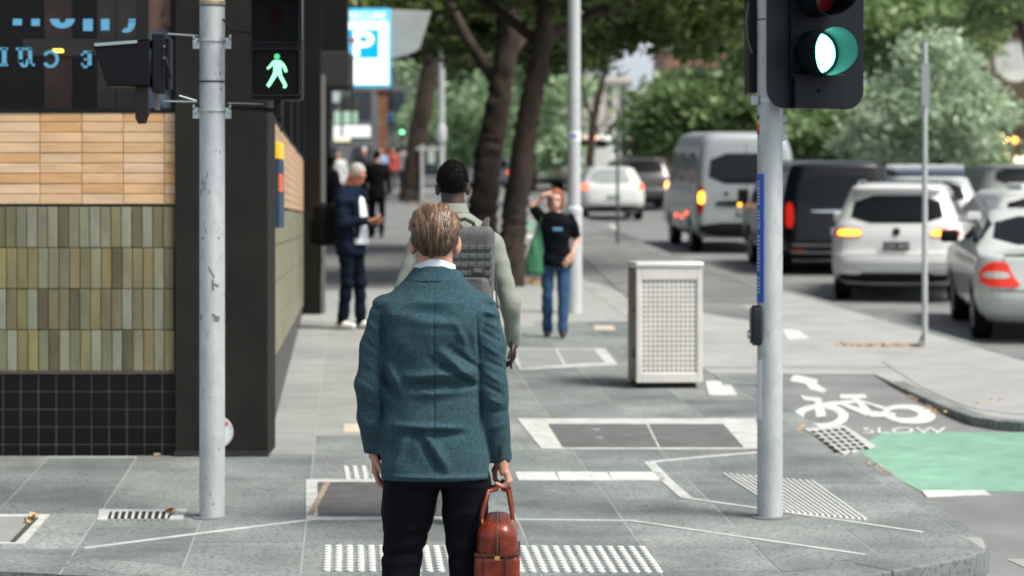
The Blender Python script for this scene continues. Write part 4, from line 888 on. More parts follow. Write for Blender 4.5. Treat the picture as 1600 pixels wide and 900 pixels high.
# blocks that close the street
def tower(label, x0, y0, x1, ytop, d, dep, wall, rows, cols, name='building', win=m_win, wpx=.5, hpx=.55, base_y=None):
    z0 = rz(d)-.5; a, c = P(x0, y0, d), P(x1, ytop, d)
    t = thing(name, label, 'building', ((a.x+c.x)/2, d, z0)); W = c.x-a.x; H = c.z-z0
    b = MB(); b.span((a.x, d, z0), (c.x, d+dep, c.z)); b.build('wall', wall, t, world=True)
    b = MB(); b.span((a.x-.2, d-.25, c.z), (c.x+.2, d+dep, c.z+.5)); b.build('cornice', wall, t, world=True)
    cw, ch = W/cols, H/rows
    b = MB(); b.box((0,0,0), (cw*wpx,.2,ch*hpx)); me = b.me('window'); me.materials.append(win)
    b = MB(); b.box((0,-.12,-ch*hpx/2-.08), (cw*wpx+.3,.3,.16)); sm = b.me('sill'); sm.materials.append(wall)
    for i in range(cols):
        for j in range(rows):
            o = obj('window', me, None, t, (a.x+(i+.5)*cw-t.location.x, -.08, (j+.55)*ch)); obj('sill', sm, None, o)
    return t
tower('pale sandstone building with tall narrow windows closing the street', 860, 300, 985, 128, 190, 20, m_stone, 3, 6, wpx=.28, hpx=.7)
tower('red brown brick building glimpsed between the crowns of the right trees', 1040, 300, 1260, -80, 230, 20, M('brick_brown', (.30,.17,.11), .85, var=.2, vs=.5), 7, 6, hpx=.4)
tower('dark brown building behind the cars at the right edge', 1480, 300, 1900, -200, 92, 20, M('brown_front', (.085,.06,.045), .8, var=.3, vs=.4), 4, 6, win=M('lit_room', (.12,.08,.05), .3), wpx=.6)
tower('grey office block behind the far trees on the left', 380, 300, 860, -400, 150, 20, M('grey_front', (.16,.17,.17), .8, var=.2, vs=.3), 8, 9)
rs_ = thing('round_sign', 'round white sign high on the dark building at the right edge', 'sign', P(1585, 130, 88))
b = MB(); p = P(1585, 96, 88); b.cyl(p, (0,1,0), 34/F*88, .3, 36); b.build('disc', M('disc_white', (.68,.70,.66), .5, var=.25, vs=1.2), rs_, world=True)
b = MB(); b.ring(p+Vector((0,-.2,0)), (0,1,0), 35/F*88, .07, .12, 36); b.build('rim', M('rim_brown', (.2,.14,.08), .5), rs_, world=True)
b = MB(); b.span(p+Vector((-.1,.15,-.1)), p+Vector((.1,5,.1))); b.build('bracket', m_black, rs_, world=True)
for i, (x, y, r_, c, es) in enumerate(((1567,210,4,(1,.75,.35),4),(1572,219,4.5,(1,.6,.2),4),(1586,219,5,(1,.35,.05),3),(1532,250,4,(1,.55,.2),2.5),(1567,244,9,(.9,.7,.4),1.2),(1592,249,9,(.95,.78,.5),1.2))):
    lm = thing('shop_lamp', ['small warm lamp highest in the cluster at the right edge','amber lamp just below the highest lamp at the right edge','orange lamp under the round white sign','lone amber lamp left of the lit panels','left glowing shop panel at the right edge','right glowing shop panel at the right edge'][i], 'lamp', P(x, y, 86))
    b = MB()
    if i < 4: b.lathe((0,0,-r_/F*86), [(.02,0),(r_/F*86*.8,r_/F*86*.4),(r_/F*86,r_/F*86),(r_/F*86*.7,r_/F*86*1.7),(.03,r_/F*86*2)], 14)
    else: b.box((0,0,0), (r_*2/F*86,.2,r_*1.1/F*86))
    b.build('glow', M('lampglow%d' % i, c, .4, emit=c, es=es), lm, smooth=i < 4); b = MB(); b.tube([(0,.05,.1), (0,.06,.9)], .02, 6); b.build('cord', m_black, lm)
# ================================================================ TREES
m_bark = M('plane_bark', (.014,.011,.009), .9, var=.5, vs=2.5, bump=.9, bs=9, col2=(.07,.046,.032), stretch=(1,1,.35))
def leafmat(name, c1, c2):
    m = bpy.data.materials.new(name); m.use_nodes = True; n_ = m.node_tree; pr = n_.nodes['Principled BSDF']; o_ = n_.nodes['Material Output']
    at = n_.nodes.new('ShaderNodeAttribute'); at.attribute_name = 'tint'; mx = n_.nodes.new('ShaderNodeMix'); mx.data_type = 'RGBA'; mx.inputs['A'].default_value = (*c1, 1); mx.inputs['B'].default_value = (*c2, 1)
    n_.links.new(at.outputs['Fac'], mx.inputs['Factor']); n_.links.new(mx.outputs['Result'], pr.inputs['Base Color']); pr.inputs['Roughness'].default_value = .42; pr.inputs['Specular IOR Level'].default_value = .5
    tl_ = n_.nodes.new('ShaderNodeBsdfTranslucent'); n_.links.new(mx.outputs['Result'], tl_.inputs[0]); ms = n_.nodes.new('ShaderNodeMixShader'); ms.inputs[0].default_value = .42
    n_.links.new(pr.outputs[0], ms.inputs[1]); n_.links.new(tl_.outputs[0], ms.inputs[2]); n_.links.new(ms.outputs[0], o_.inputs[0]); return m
lm_plane = leafmat('plane_leaf', (.045,.09,.025), (.19,.25,.07)); lm_mid = leafmat('street_leaf', (.12,.21,.085), (.29,.41,.17)); lm_pale = leafmat('pale_leaf', (.30,.42,.27), (.62,.74,.54)); lm_far = leafmat('far_leaf_haze', (.20,.33,.17), (.44,.58,.34))  # far leaves lightened: distance haze is mixed into their colours
def crown(name, blobs, n, size, mat, parent, rng, shell=.55, clump=0):
    C, T = [], []; vol = np.array([b_[1][0]*b_[1][1]*b_[1][2] for b_ in blobs]); cnt = (n*vol/vol.sum()).astype(int)+20
    for (c, r), k in zip(blobs, cnt):
        nb = max(6, k//60); d = rng.normal(size=(nb, 3)); d /= np.linalg.norm(d, axis=1)[:, None]; rad = shell+(1.02-shell)*rng.random((nb, 1))**.7
        cc = np.array(c)+d*rad*np.array(r); idx = rng.integers(0, nb, k); sp = np.array(r).mean()*.16+size*.8
        C.append(cc[idx]+rng.normal(size=(k, 3))*sp*np.array([1,1,.55])); T.append(np.clip(rng.random(nb)[idx]*.7+rng.random(k)*.4-.05, 0, 1))
    C = np.concatenate(C); T = np.concatenate(T); k = len(C)
    nrm = rng.normal(size=(k, 3)); nrm[:, 2] = np.abs(nrm[:, 2])+.5; nrm /= np.linalg.norm(nrm, axis=1)[:, None]
    u = np.cross(nrm, rng.normal(size=(k, 3))); u /= np.linalg.norm(u, axis=1)[:, None]; w_ = np.cross(nrm, u); s = size*rng.uniform(.6, 1.3, (k, 1))
    V = np.stack([C-u*s, C-w_*s*.55-nrm*s*.12, C+u*s, C+w_*s*.55-nrm*s*.12], 1).reshape(-1, 3)
    me = nmesh(name, V, np.arange(4*k).reshape(-1, 4)); a = me.attributes.new('tint', 'FLOAT', 'FACE'); a.data.foreach_set('value', T.astype(np.float32))
    return obj(name, me, mat, parent, world=True)
def blob(x, y, d, rx, ry, rd=None): p = P(x, y, d); s = d/F; return (tuple(p), (rx*s, (rd if rd else (rx+ry)/2*s), ry*s))
def tree(label, trunk_px, d, wpx, blobs, n, size, mat, seed, limbs=(), a=FA, b_=FB, group='street trees'):
    rng = np.random.default_rng(seed); base = Vector((P(*trunk_px[0], d).x, d, a+b_*d))
    t = thing('street_tree', label, 'tree', base, group=group); pts = [P(x, y, d) for x, y in trunk_px]; pts[0].z = base.z-.1
    dense = []
    for i in range(len(pts)-1):
        for k in range(12): dense.append(pts[i].lerp(pts[i+1], k/12)+Vector((rng.normal()*.012, rng.normal()*.012, 0)))
    dense.append(pts[-1]); m = len(dense); r0 = wpx/2/F*d
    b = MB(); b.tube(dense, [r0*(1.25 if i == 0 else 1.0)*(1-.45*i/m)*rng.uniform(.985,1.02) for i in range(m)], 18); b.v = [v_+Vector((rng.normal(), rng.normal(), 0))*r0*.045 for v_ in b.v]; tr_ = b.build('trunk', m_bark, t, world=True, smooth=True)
    for lx in limbs:
        p = [P(x, y, d+dd) for x, y, dd in lx]; b = MB(); b.tube(p, [r0*.42*(1-.5*i/len(p)) for i in range(len(p))], 8); b.build('limb', m_bark, t, world=True, smooth=True)
    if blobs: crown('crown', [blob(*q_) for q_ in blobs], n, size, mat, t, rng)
    return t
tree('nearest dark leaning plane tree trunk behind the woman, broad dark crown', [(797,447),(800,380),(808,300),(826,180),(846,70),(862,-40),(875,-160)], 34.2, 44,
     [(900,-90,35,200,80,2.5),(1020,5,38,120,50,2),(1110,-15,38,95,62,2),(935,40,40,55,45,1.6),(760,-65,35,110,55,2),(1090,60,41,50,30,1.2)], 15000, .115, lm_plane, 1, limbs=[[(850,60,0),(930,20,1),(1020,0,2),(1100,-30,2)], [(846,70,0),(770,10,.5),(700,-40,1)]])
tree('second dark leaning plane tree trunk just left of the nearest one', [(750,405),(754,330),(764,240),(782,140),(800,30),(815,-80)], 41, 50,
     [(700,20,44,85,60,2),(860,20,44,70,80,2),(780,-40,44,130,55,2)], 7000, .13, lm_plane, 2, limbs=[[(782,140,0),(730,60,1),(690,-20,1)], [(790,90,0),(850,20,2)]])
tree('third dark trunk farther up the footpath left of the backpack man', [(640,314),(648,250),(664,150),(684,40),(695,-60)], 78, 36,
     [(650,30,80,95,55,3),(720,60,84,60,50,3),(600,10,80,50,35,3)], 6000, .22, lm_plane, 3)
tree('slim forked tree right of the lamp post under the sky gap', [(920,262),(925,200),(938,140),(950,90)], 72, 14, [(945,30,74,45,40,2),(915,75,74,30,35,2)], 3200, .17, lm_plane, 4, limbs=[[(926,190,0),(910,140,0),(902,100,0)]])
BT = [(845,130,100,70,110),(735,180,105,60,100),(865,230,95,40,50),(700,120,120,60,60)]
tree('broad light green tree behind the two leaning trunks', [(830,300),(835,240),(840,180)], 100, 18, BT, 6000, .24, lm_far, 5)
tree('light green tree filling the gap left of the lamp post', [(700,300),(705,240),(712,200)], 120, 16, [(700,190,120,60,70),(770,200,118,60,90),(650,170,125,40,50)], 4000, .28, lm_far, 6)
tree('bushy green tree above the grey van', [(1080,300),(1082,250),(1085,200)], 80, 16, [(1040,175,80,65,50,2.4),(1120,165,80,75,55,2.6),(1180,190,80,50,45,2.4),(1060,215,80,80,30,2.4)], 6000, .2, lm_mid, 7, a=RA, b_=RB)
tree('mid green tree between the right pole and the black van', [(1280,320),(1282,270),(1285,230)], 66, 14, [(1290,215,66,75,50,2),(1240,150,68,40,60,2),(1365,190,67,50,55,2)], 6500, .16, lm_mid, 8, a=RA, b_=RB)
tree('pale silvery green tree right of the traffic signal board', [(1470,320),(1468,260),(1465,200)], 54, 12, [(1465,130,54,70,72,1.5),(1415,190,54,75,62,1.5),(1520,185,54,58,62,1.5),(1460,225,54,80,30,1.4),(1350,225,55,40,35,1.2)], 8500, .10, lm_pale, 9, a=RA, b_=RB)
tree('dark green tree behind the top of the pale silvery tree', [(1420,300),(1425,200),(1430,100)], 74, 18, [(1400,45,74,75,75,2.5),(1490,30,74,75,65,2.5),(1340,60,76,45,60,2),(1430,120,76,80,45,2),(1180,40,80,60,60,2.5),(1175,110,80,40,40,2)], 9000, .18, lm_mid, 10, a=RA, b_=RB)
tree('low dark green tree over the roofs right of the silvery tree', [(1545,300),(1546,240),(1548,180)], 70, 10, [(1500,250,66,60,35,1.5),(1560,175,70,25,20,1)], 3500, .16, lm_mid, 11, a=RA, b_=RB)
tree('leafy street tree at the top right corner', [(1640,300),(1620,150),(1590,20)], 62, 14, [(1560,10,62,60,25,2),(1600,-30,62,90,40,2)], 3000, .14, lm_mid, 12, a=RA, b_=RB)
# ================================================================ VEHICLES
m_tyre = M('tyre', (.008,.008,.009), .8, spec=.2, bump=.2, bs=40); m_rim = M('rim_alloy', (.35,.36,.37), .35, metal=.8); m_cglass = M('car_glass', (.005,.007,.008), .08, spec=.3); m_trim = M('black_trim', (.008,.008,.009), .6, spec=.25); m_chrome = M('chrome', (.7,.72,.73), .15, metal=1)
m_red = M('tail_red', (.42,.01,.008), .2, coat=.6, emit=(1,.03,.015), es=.22); m_redlit = M('tail_red_lit', (.6,.02,.01), .3, emit=(1,.09,.03), es=2.2); m_amb = M('indicator_lit', (.9,.35,.03), .3, emit=(1,.38,.03), es=2.4); m_clearl = M('lamp_clear', (.55,.55,.54), .2, coat=.5)
m_redrefl = M('reflector_red', (.5,.02,.01), .3)
m_wpaint = M('white_car_paint', (.66,.68,.66), .32, coat=.7); m_silver = M('silver_car_paint', (.56,.61,.57), .4, metal=.1, coat=.6); m_bpaint = M('black_car_paint', (.003,.004,.005), .3, spec=.3, coat=.3); m_gpaint = M('grey_van_paint', (.36,.40,.41), .38, metal=.2, coat=.4); m_dgrey = M('dark_grey_paint', (.06,.06,.06), .3, coat=.6)
def outline_pts(yr, yf, w_, r, bow):
    r = min(r, w_*.9, (yf-yr)*.45); pts = []
    def arc_(cx, cy, a0, a1, n=5): return [(cx+r*math.cos(R(a0+(a1-a0)*k/n)), cy+r*math.sin(R(a0+(a1-a0)*k/n))) for k in range(n+1)]
    for k in range(1, 8): pts.append((-(w_-r)+2*(w_-r)*k/8, yr))
    pts += arc_(w_-r, yr+r, -90, 0)
    for k in range(1, 12): pts.append((w_, yr+r+(yf-yr-2*r)*k/12))
    pts += arc_(w_-r, yf-r, 0, 90)
    for k in range(1, 8): pts.append(((w_-r)-2*(w_-r)*k/8, yf))
    pts += arc_(-(w_-r), yf-r, 90, 180)
    for k in range(1, 12): pts.append((-w_, yf-r-(yf-yr-2*r)*k/12))
    pts += arc_(-(w_-r), yr+r, 180, 270)
    out = []
    for x, y in pts:
        e = max(0, 1-(y-yr)/.5); out.append((x, y+bow*(x/w_)**2*e))
    return out
def car_body(levels, bow=.07):
    L = np.array([list(l) for l in levels], float); dense = []
    for i in range(len(L)-1):
        p0, p1, p2, p3 = L[max(i-1,0)], L[i], L[i+1], L[min(i+2, len(L)-1)]
        for k in range(3):
            t = k/3; c = .5*(2*p1+(p2-p0)*t+(2*p0-5*p1+4*p2-p3)*t*t+(3*p1-p0-3*p2+p3)*t**3); c[0] = p1[0]+(p2[0]-p1[0])*t; lo = np.minimum(p1, p2); hi = np.maximum(p1, p2); dense.append(np.clip(c, lo, hi))
    dense.append(L[-1]); v = []; f = []; n = None
    for z, yr, yf, w_, r in dense:
        o = outline_pts(yr, yf, w_, r, bow); n = len(o); v += [(x, y, z) for x, y in o]
    for i in range(len(dense)-1):
        for k in range(n): f.append((i*n+k, i*n+(k+1) % n, (i+1)*n+(k+1) % n, (i+1)*n+k))
    f.append(tuple(range(n-1,-1,-1))); f.append(tuple((len(dense)-1)*n+k for k in range(n)))
    return v, f
def chaikin(p, it=2):
    p = [Vector(q_) for q_ in p]
    for _ in range(it):
        o = []
        for i in range(len(p)): a, c = p[i], p[(i+1) % len(p)]; o += [a.lerp(c, .22), a.lerp(c, .78)]
        p = o
    return p
class Car:
    def __init__(s, name, label, levels, loc, heading, paint, wheels=None, wr=.33, bow=.07, group='vehicles on the road', cat='car', arch=True):
        s.t = thing(name, label, cat, loc, rotz=math.atan2(-heading[0], heading[1]), group=group)
        pitch = math.atan(RB); s.t.rotation_euler = (pitch, 0, math.atan2(-heading[0], heading[1]))
        v, f = car_body(levels, bow); s.bvh = BVHTree.FromPolygons([Vector(p) for p in v], f); me = mesh('body', v, f, True); me.set_sharp_from_angle(angle=R(50)); s.body = obj('body', me, paint, s.t); s.wr = wr
        hw = max(l[3] for l in levels)
        if wheels:
            if arch:
                cut = MB()
                for y in wheels:
                    for sd_ in (-1, 1): cut.cyl((sd_*hw, y, wr), (1,0,0), wr+.055, .5, 28)
                co = obj('cut', cut.me('cut')); md = s.body.modifiers.new('b', 'BOOLEAN'); md.object = co; md.operation = 'DIFFERENCE'; md.solver = 'EXACT'
                co.parent = s.t; dg = bpy.context.evaluated_depsgraph_get(); me2 = bpy.data.meshes.new_from_object(s.body.evaluated_get(dg)); s.body.modifiers.clear(); s.body.data = me2; bpy.data.objects.remove(co)
                me2.set_sharp_from_angle(angle=R(42))
            for y in wheels:
                for sd_ in (-1, 1):
                    b = MB(); c = Vector((sd_*(hw-.13), y, wr)); pr = [(wr*.62,-.1),(wr*.93,-.11),(wr,-.08),(wr,.08),(wr*.93,.11),(wr*.62,.1)]
                    w_ = obj('wheel', lathe_x(pr, 32), m_tyre, s.t, c)
                    rb_ = MB(); rb_.cyl((sd_*.085,0,0), (1,0,0), wr*.62, .03, 24)
                    for k in range(5):
                        a = 2*math.pi*k/5; rb_.box((sd_*.103, math.cos(a)*wr*.33, math.sin(a)*wr*.33), (.02,.05,wr*.55), Matrix.Rotation(math.pi/2-a, 3, 'X'))
                    rb_.build('rim', m_rim, w_)
    def hit(s, p, d):
        h = s.bvh.ray_cast(Vector(p), Vector(d)); return h[0] if h[0] else None
    def panel(s, name, poly, mat, view='rear', off=.008, it=2, rings=8, parent=None, z_is=2):
        p = chaikin([(a, b_, 0) for a, b_ in poly], it) if it else [Vector((a, b_, 0)) for a, b_ in poly]; p = sub_edges(p, max(2, 48//len(p)))
        c = sum(p, Vector())/len(p); D = {'rear': Vector((0,1,0)), 'left': Vector((1,0,0)), 'right': Vector((-1,0,0)), 'front': Vector((0,-1,0)), 'top': Vector((0,0,-1))}[view]
        def org(q_):
            if view == 'rear': return Vector((q_.x, -3, q_.y))
            if view == 'front': return Vector((q_.x, 12, q_.y))
            if view == 'left': return Vector((-4, q_.x, q_.y))
            if view == 'right': return Vector((4, q_.x, q_.y))
            return Vector((q_.x, q_.y, 5))
        vv, ff = [], []; n = len(p)
        for r in range(1, rings+1):
            for q_ in p:
                o = org(c+(q_-c)*r/rings); h = s.hit(o, D); vv.append((h if h else o+D*3)-D*off)
        h = s.hit(org(c), D); vv.append((h if h else org(c)+D*3)-D*off); ci = len(vv)-1
        for k in range(n): ff.append((ci, k, (k+1) % n))
        for r in range(rings-1):
            for k in range(n): ff.append((r*n+k, (r+1)*n+k, (r+1)*n+(k+1) % n, r*n+(k+1) % n))
        m_ = len(vv); rim = [(rings-1)*n+k for k in range(n)]
        vv += [Vector(vv[i])+D*(off+.01) for i in rim]
        for k in range(n): ff.append((rim[k], m_+k, m_+(k+1) % n, rim[(k+1) % n]))
        b = MB(); b.add(vv, ff); return b.build(name, mat, parent or s.t, smooth=True)
    def mir(s, name, poly, mat, **k):
        s.panel(name, poly, mat, **k); s.panel(name, [(-x, z) for x, z in poly][::-1], mat, **k)
def sub_edges(p, n=3):
    o = []
    for i in range(len(p)):
        for k in range(n): o.append(p[i].lerp(p[(i+1) % len(p)], k/n))
    return o
def lathe_x(pr, n):
    v, f = [], []
    for r, x in pr:
        for k in range(n): v.append((x, r*math.cos(2*math.pi*k/n), r*math.sin(2*math.pi*k/n)))
    for i in range(len(pr)):
        j = (i+1) % len(pr)
        for k in range(n): f.append((i*n+k, i*n+(k+1) % n, j*n+(k+1) % n, j*n+k))
    b = MB(); b.add(v, f); return b.me('wheel', True)
def plate_txt(car, z, s, col, tcol, w_=.37, h=.12, y=-.02, x=0):
    b = MB(); b.box((x, y, z), (w_,.012,h)); pl = b.build('number_plate', M('plate_'+col[0], col[1], .4), car.t, bevel=.004)
    me = text_me(s, h*.85, .002); o = obj('plate_lettering', me, M('platetxt_'+tcol[0], tcol[1], .5), pl); o.rotation_euler = (R(90),0,0); o.location = (x, y-.01, z)
def roadpos(x, y): return on(x, y, RA, RB)
# --- white SUV with its indicators on
p = roadpos(1400, 474)
LV_SUV = [(.24,.28,4.2,.78,.25),(.34,.08,4.42,.88,.26),(.50,.0,4.5,.91,.26),(.66,.015,4.5,.92,.26),(.72,.055,4.49,.92,.26),(.95,.10,4.44,.915,.26),(1.03,.13,4.3,.90,.26),(1.07,.15,3.7,.885,.25),(1.11,.17,3.25,.865,.24),(1.35,.29,2.8,.77,.22),(1.54,.37,2.35,.69,.22),(1.60,.36,2.15,.66,.22),(1.64,.42,1.95,.60,.22),(1.665,.75,1.7,.45,.2)]
suv = Car('white_suv', 'white SUV with amber indicators lit, behind the island sign post', LV_SUV, p, (.22,1), m_wpaint, (.80,3.5), .345)
suv.panel('rear_window', [(-.66,1.12),(.66,1.12),(.585,1.50),(-.585,1.50)], m_cglass, it=1)
suv.panel('rear_spoiler', [(-.62,1.54),(.62,1.54),(.56,1.61),(-.56,1.61)], m_wpaint, off=.06, it=1)
suv.mir('tail_light', [(-.88,.93),(-.50,.93),(-.47,.98),(-.50,1.04),(-.80,1.04),(-.88,1.0)], m_red, it=1, off=.014)
suv.panel('indicator', [(-.84,.945),(-.50,.945),(-.49,1.02),(-.80,1.03)], m_amb, it=1, off=.022); suv.panel('indicator', [(.48,.945),(.70,.945),(.70,1.02),(.49,1.02)], m_amb, it=1, off=.022)
suv.panel('emblem', [(-.05,.95),(.05,.95),(.05,1.05),(-.05,1.05)], m_trim, it=3, off=.016)
suv.panel('plate_recess', [(-.28,.70),(.28,.70),(.26,.86),(-.26,.86)], m_wpaint, it=1, off=.002)
m_seam = M('panel_gap', (.06,.06,.06), .7)
suv.panel('panel_gap', [(-.80,.675),(.80,.675),(.80,.684),(-.80,.684)], m_seam, it=0, off=.004); suv.mir('panel_gap', [(-.80,.68),(-.790,.68),(-.755,.92),(-.765,.92)], m_seam, it=0, off=.004)
plate_txt(suv, .80, '1QX 8AP', ('dark', (.02,.022,.022)), ('pale', (.6,.62,.6)), y=.03)
suv.panel('lower_bumper', [(-.80,.28),(.80,.28),(.84,.42),(-.84,.42)], m_trim, it=1, off=.012)
suv.mir('exhaust_trim', [(-.72,.40),(-.48,.40),(-.46,.48),(-.76,.48)], m_chrome, it=1, off=.018); suv.panel('bumper_crease', [(-.80,.545),(.80,.545),(.80,.56),(-.80,.56)], m_chrome, it=0, off=.006)
suv.panel('side_window', [(.55,1.13),(1.35,1.10),(1.35,1.48),(.80,1.48)], m_cglass, view='right', it=1); suv.panel('side_window', [(1.42,1.10),(2.7,1.10),(2.3,1.48),(1.42,1.48)], m_cglass, view='right', it=1)
suv.panel('side_window', [(.55,1.13),(1.35,1.10),(1.35,1.48),(.80,1.48)], m_cglass, view='left', it=1); suv.panel('side_window', [(1.42,1.10),(2.7,1.10),(2.3,1.48),(1.42,1.48)], m_cglass, view='left', it=1)
for s_ in (-1, 1):
    b = MB(); b.tube([(s_*.56,.75,1.655),(s_*.58,1.0,1.69),(s_*.58,1.9,1.69),(s_*.55,2.15,1.65)], .016, 8); b.build('roof_rail', m_chrome, suv.t, smooth=True)
    b = MB(); b.box((s_*1.0,2.75,1.12), (.2,.1,.15)); b.build('mirror', m_wpaint, suv.t, bevel=.03)
# --- silver sedan
p = roadpos(1655, 540)
LV_SED = [(.24,.25,4.5,.74,.25),(.34,.06,4.72,.84,.26),(.50,.0,4.8,.88,.28),(.66,.02,4.8,.90,.28),(.78,.06,4.74,.90,.27),(.90,.09,4.6,.885,.26),(.97,.11,4.2,.87,.25),(1.01,.17,3.8,.85,.25),(1.035,.5,3.5,.83,.24),(1.06,.78,3.3,.81,.24),(1.22,1.10,2.95,.72,.22),(1.38,1.42,2.6,.63,.22),(1.44,1.6,2.4,.58,.22),(1.475,1.85,2.2,.44,.2)]
sed = Car('silver_sedan', 'pale silver sedan with red tail light at the right edge', LV_SED, p, (.10,1), m_silver, (.95,3.75), .32)
sed.panel('rear_window', [(-.66,1.09),(.66,1.09),(.55,1.40),(-.55,1.40)], m_cglass, it=1)
for s_ in (-1, 1):
    poly = [(-.86,.66),(-.40,.64),(-.52,.80),(-.56,.93),(-.74,.93),(-.86,.84)]; sed.panel('tail_light', [(s_*x, z) for x, z in poly][::s_], m_redlit if False else M('tail_red_bright', (.62,.03,.015), .25, coat=.6, emit=(1,.05,.02), es=.12), it=1, off=.016)
    poly = [(-.84,.745),(-.52,.745),(-.56,.82),(-.82,.82)]; sed.panel('reverse_lamp', [(s_*x, z) for x, z in poly][::s_], m_clearl, it=1, off=.024)
sed.panel('boot_lip', [(-.60,.985),(.60,.985),(.60,1.015),(-.60,1.015)], m_trim, it=1, off=.004)
sed.panel('bumper_groove', [(-.85,.60),(.85,.60),(.85,.612),(-.85,.612)], m_trim, it=0, off=.004); sed.mir('panel_gap', [(-.50,.64),(-.492,.64),(-.60,.97),(-.608,.97)], m_seam, it=0, off=.006); plate_txt(sed, .76, 'TXI 408', ('pale', (.6,.62,.58)), ('green', (.03,.15,.08)), y=.01)
for vw in ('left','right'):
    sed.panel('side_window', [(1.05,1.09),(2.0,1.09),(2.0,1.37),(1.5,1.37)], m_cglass, view=vw, it=1); sed.panel('side_window', [(2.07,1.09),(3.15,1.09),(2.65,1.37),(2.07,1.37)], m_cglass, view=vw, it=1)
for s_ in (-1, 1):
    b = MB(); b.box((s_*.97,3.05,1.10), (.22,.09,.15)); b.build('mirror', m_trim, sed.t, bevel=.03)
for xx in (-.42, .42):
    b = MB(); b.box((xx,1.9,1.16), (.24,.1,.2)); b.build('headrest', M('seat_grey', (.4,.42,.42), .7), sed.t, bevel=.04)
# --- white car with roof box ahead of the silver sedan
p = roadpos(1640, 446); hb = [(.22,.25,3.9,.74,.25),(.34,.06,4.15,.84,.25),(.5,.0,4.2,.88,.25),(.68,.02,4.2,.885,.25),(.86,.06,4.1,.88,.25),(.95,.10,3.7,.86,.24),(1.0,.14,3.2,.84,.24),(1.2,.26,2.8,.74,.22),(1.38,.38,2.45,.65,.22),(1.45,.40,2.3,.58,.2),(1.48,.7,2.0,.45,.18)]
c2 = Car('white_car', 'white car with roof pod showing above the silver sedan', hb, p, (-.05,1), m_wpaint, (.75,3.3), .31); c2.panel('rear_window', [(-.64,1.03),(.64,1.03),(.56,1.36),(-.56,1.36)], m_cglass, it=1); c2.mir('tail_light', [(-.86,.78),(-.62,.78),(-.62,.96),(-.84,.96)], m_red, it=1)
b = MB(); b.box((0,1.3,1.52), (.5,.9,.12)); b.build('roof_pod', m_wpaint, c2.t, bevel=.04)
# --- black people mover
p = roadpos(1315, 431); LV_VAN = [(.26,.22,4.9,.82,.22),(.38,.04,5.1,.93,.24),(.55,.0,5.14,.96,.24),(.68,.02,5.14,.965,.24),(1.0,.06,5.05,.965,.24),(1.08,.08,4.7,.96,.24),(1.15,.10,4.3,.95,.24),(1.5,.17,3.9,.89,.22),(1.78,.24,3.5,.82,.22),(1.86,.27,3.3,.77,.22),(1.905,.45,3.1,.64,.2)]
bv = Car('black_people_mover', 'glossy black people mover van between the right pole and the white SUV', LV_VAN, p, (-.05,1), m_bpaint, (.95,4.1), .34, cat='van')
bv.panel('rear_window', [(-.74,1.18),(.74,1.18),(.68,1.68),(-.68,1.68)], m_cglass, it=1); bv.mir('tail_light', [(-.93,.80),(-.80,.80),(-.80,1.22),(-.91,1.22)], m_red, it=1, off=.016); bv.panel('chrome_bar', [(-.50,1.06),(.50,1.06),(.50,1.10),(-.50,1.10)], m_chrome, it=1, off=.02)
bv.panel('bumper_strip', [(-.82,.50),(.82,.50),(.82,.53),(-.82,.53)], M('dull_chrome', (.35,.37,.40), .35, metal=.8), it=0, off=.012); bv.panel('bumper_step', [(-.84,.36),(.84,.36),(.84,.40),(-.84,.40)], M('dull_chrome'), it=0, off=.012); bv.mir('reflector', [(-.84,.40),(-.6,.40),(-.6,.44),(-.84,.44)], m_redrefl, it=1, off=.02)
plate_txt(bv, .74, 'VHA 21', ('blueish', (.35,.42,.5)), ('pale', (.6,.62,.6)), y=.0)
for vw in ('left','right'):
    bv.panel('side_window', [(.3,1.2),(1.8,1.2),(1.8,1.68),(.4,1.68)], m_cglass, view=vw, it=1); bv.panel('side_window', [(1.9,1.2),(3.2,1.2),(3.2,1.68),(1.9,1.68)], m_cglass, view=vw, it=1); bv.panel('side_window', [(3.3,1.2),(4.1,1.2),(3.65,1.66),(3.3,1.66)], m_cglass, view=vw, it=1)
for s_ in (-1, 1):
    b = MB(); b.box((s_*1.08,4.0,1.25), (.2,.1,.24)); b.build('mirror', m_trim, bv.t, bevel=.03); b = MB(); b.box((s_*1.15,3.95,1.08), (.06,.03,.06)); b.build('mirror_indicator', m_amb, bv.t)
# --- grey high-roof van
p = roadpos(1166, 397); LV_SP = [(.30,.20,5.6,.84,.14),(.42,.03,5.85,.96,.15),(.60,.0,5.9,.985,.15),(.85,.015,5.9,.99,.15),(1.1,.02,5.7,.99,.15),(1.25,.025,5.2,.985,.15),(1.7,.05,4.8,.96,.15),(2.05,.08,4.5,.92,.16),(2.25,.11,4.3,.86,.18),(2.37,.17,4.1,.76,.2),(2.42,.35,3.9,.60,.2)]
gv = Car('grey_minibus', 'grey high roof minibus with amber tail lamp behind the litter bin', LV_SP, p, (-.05,1), m_gpaint, (1.2,4.7), .35, bow=.03, cat='van')
gv.panel('rear_window', [(-.76,1.40),(.76,1.40),(.70,2.0),(-.70,2.0)], m_cglass, it=1)
gv.mir('tail_light', [(-.965,.80),(-.85,.80),(-.85,1.35),(-.95,1.35)], m_redrefl, it=1, off=.016); gv.panel('indicator', [(-.96,1.0),(-.84,1.0),(-.84,1.24),(-.95,1.24)], m_amb, it=2, off=.024)
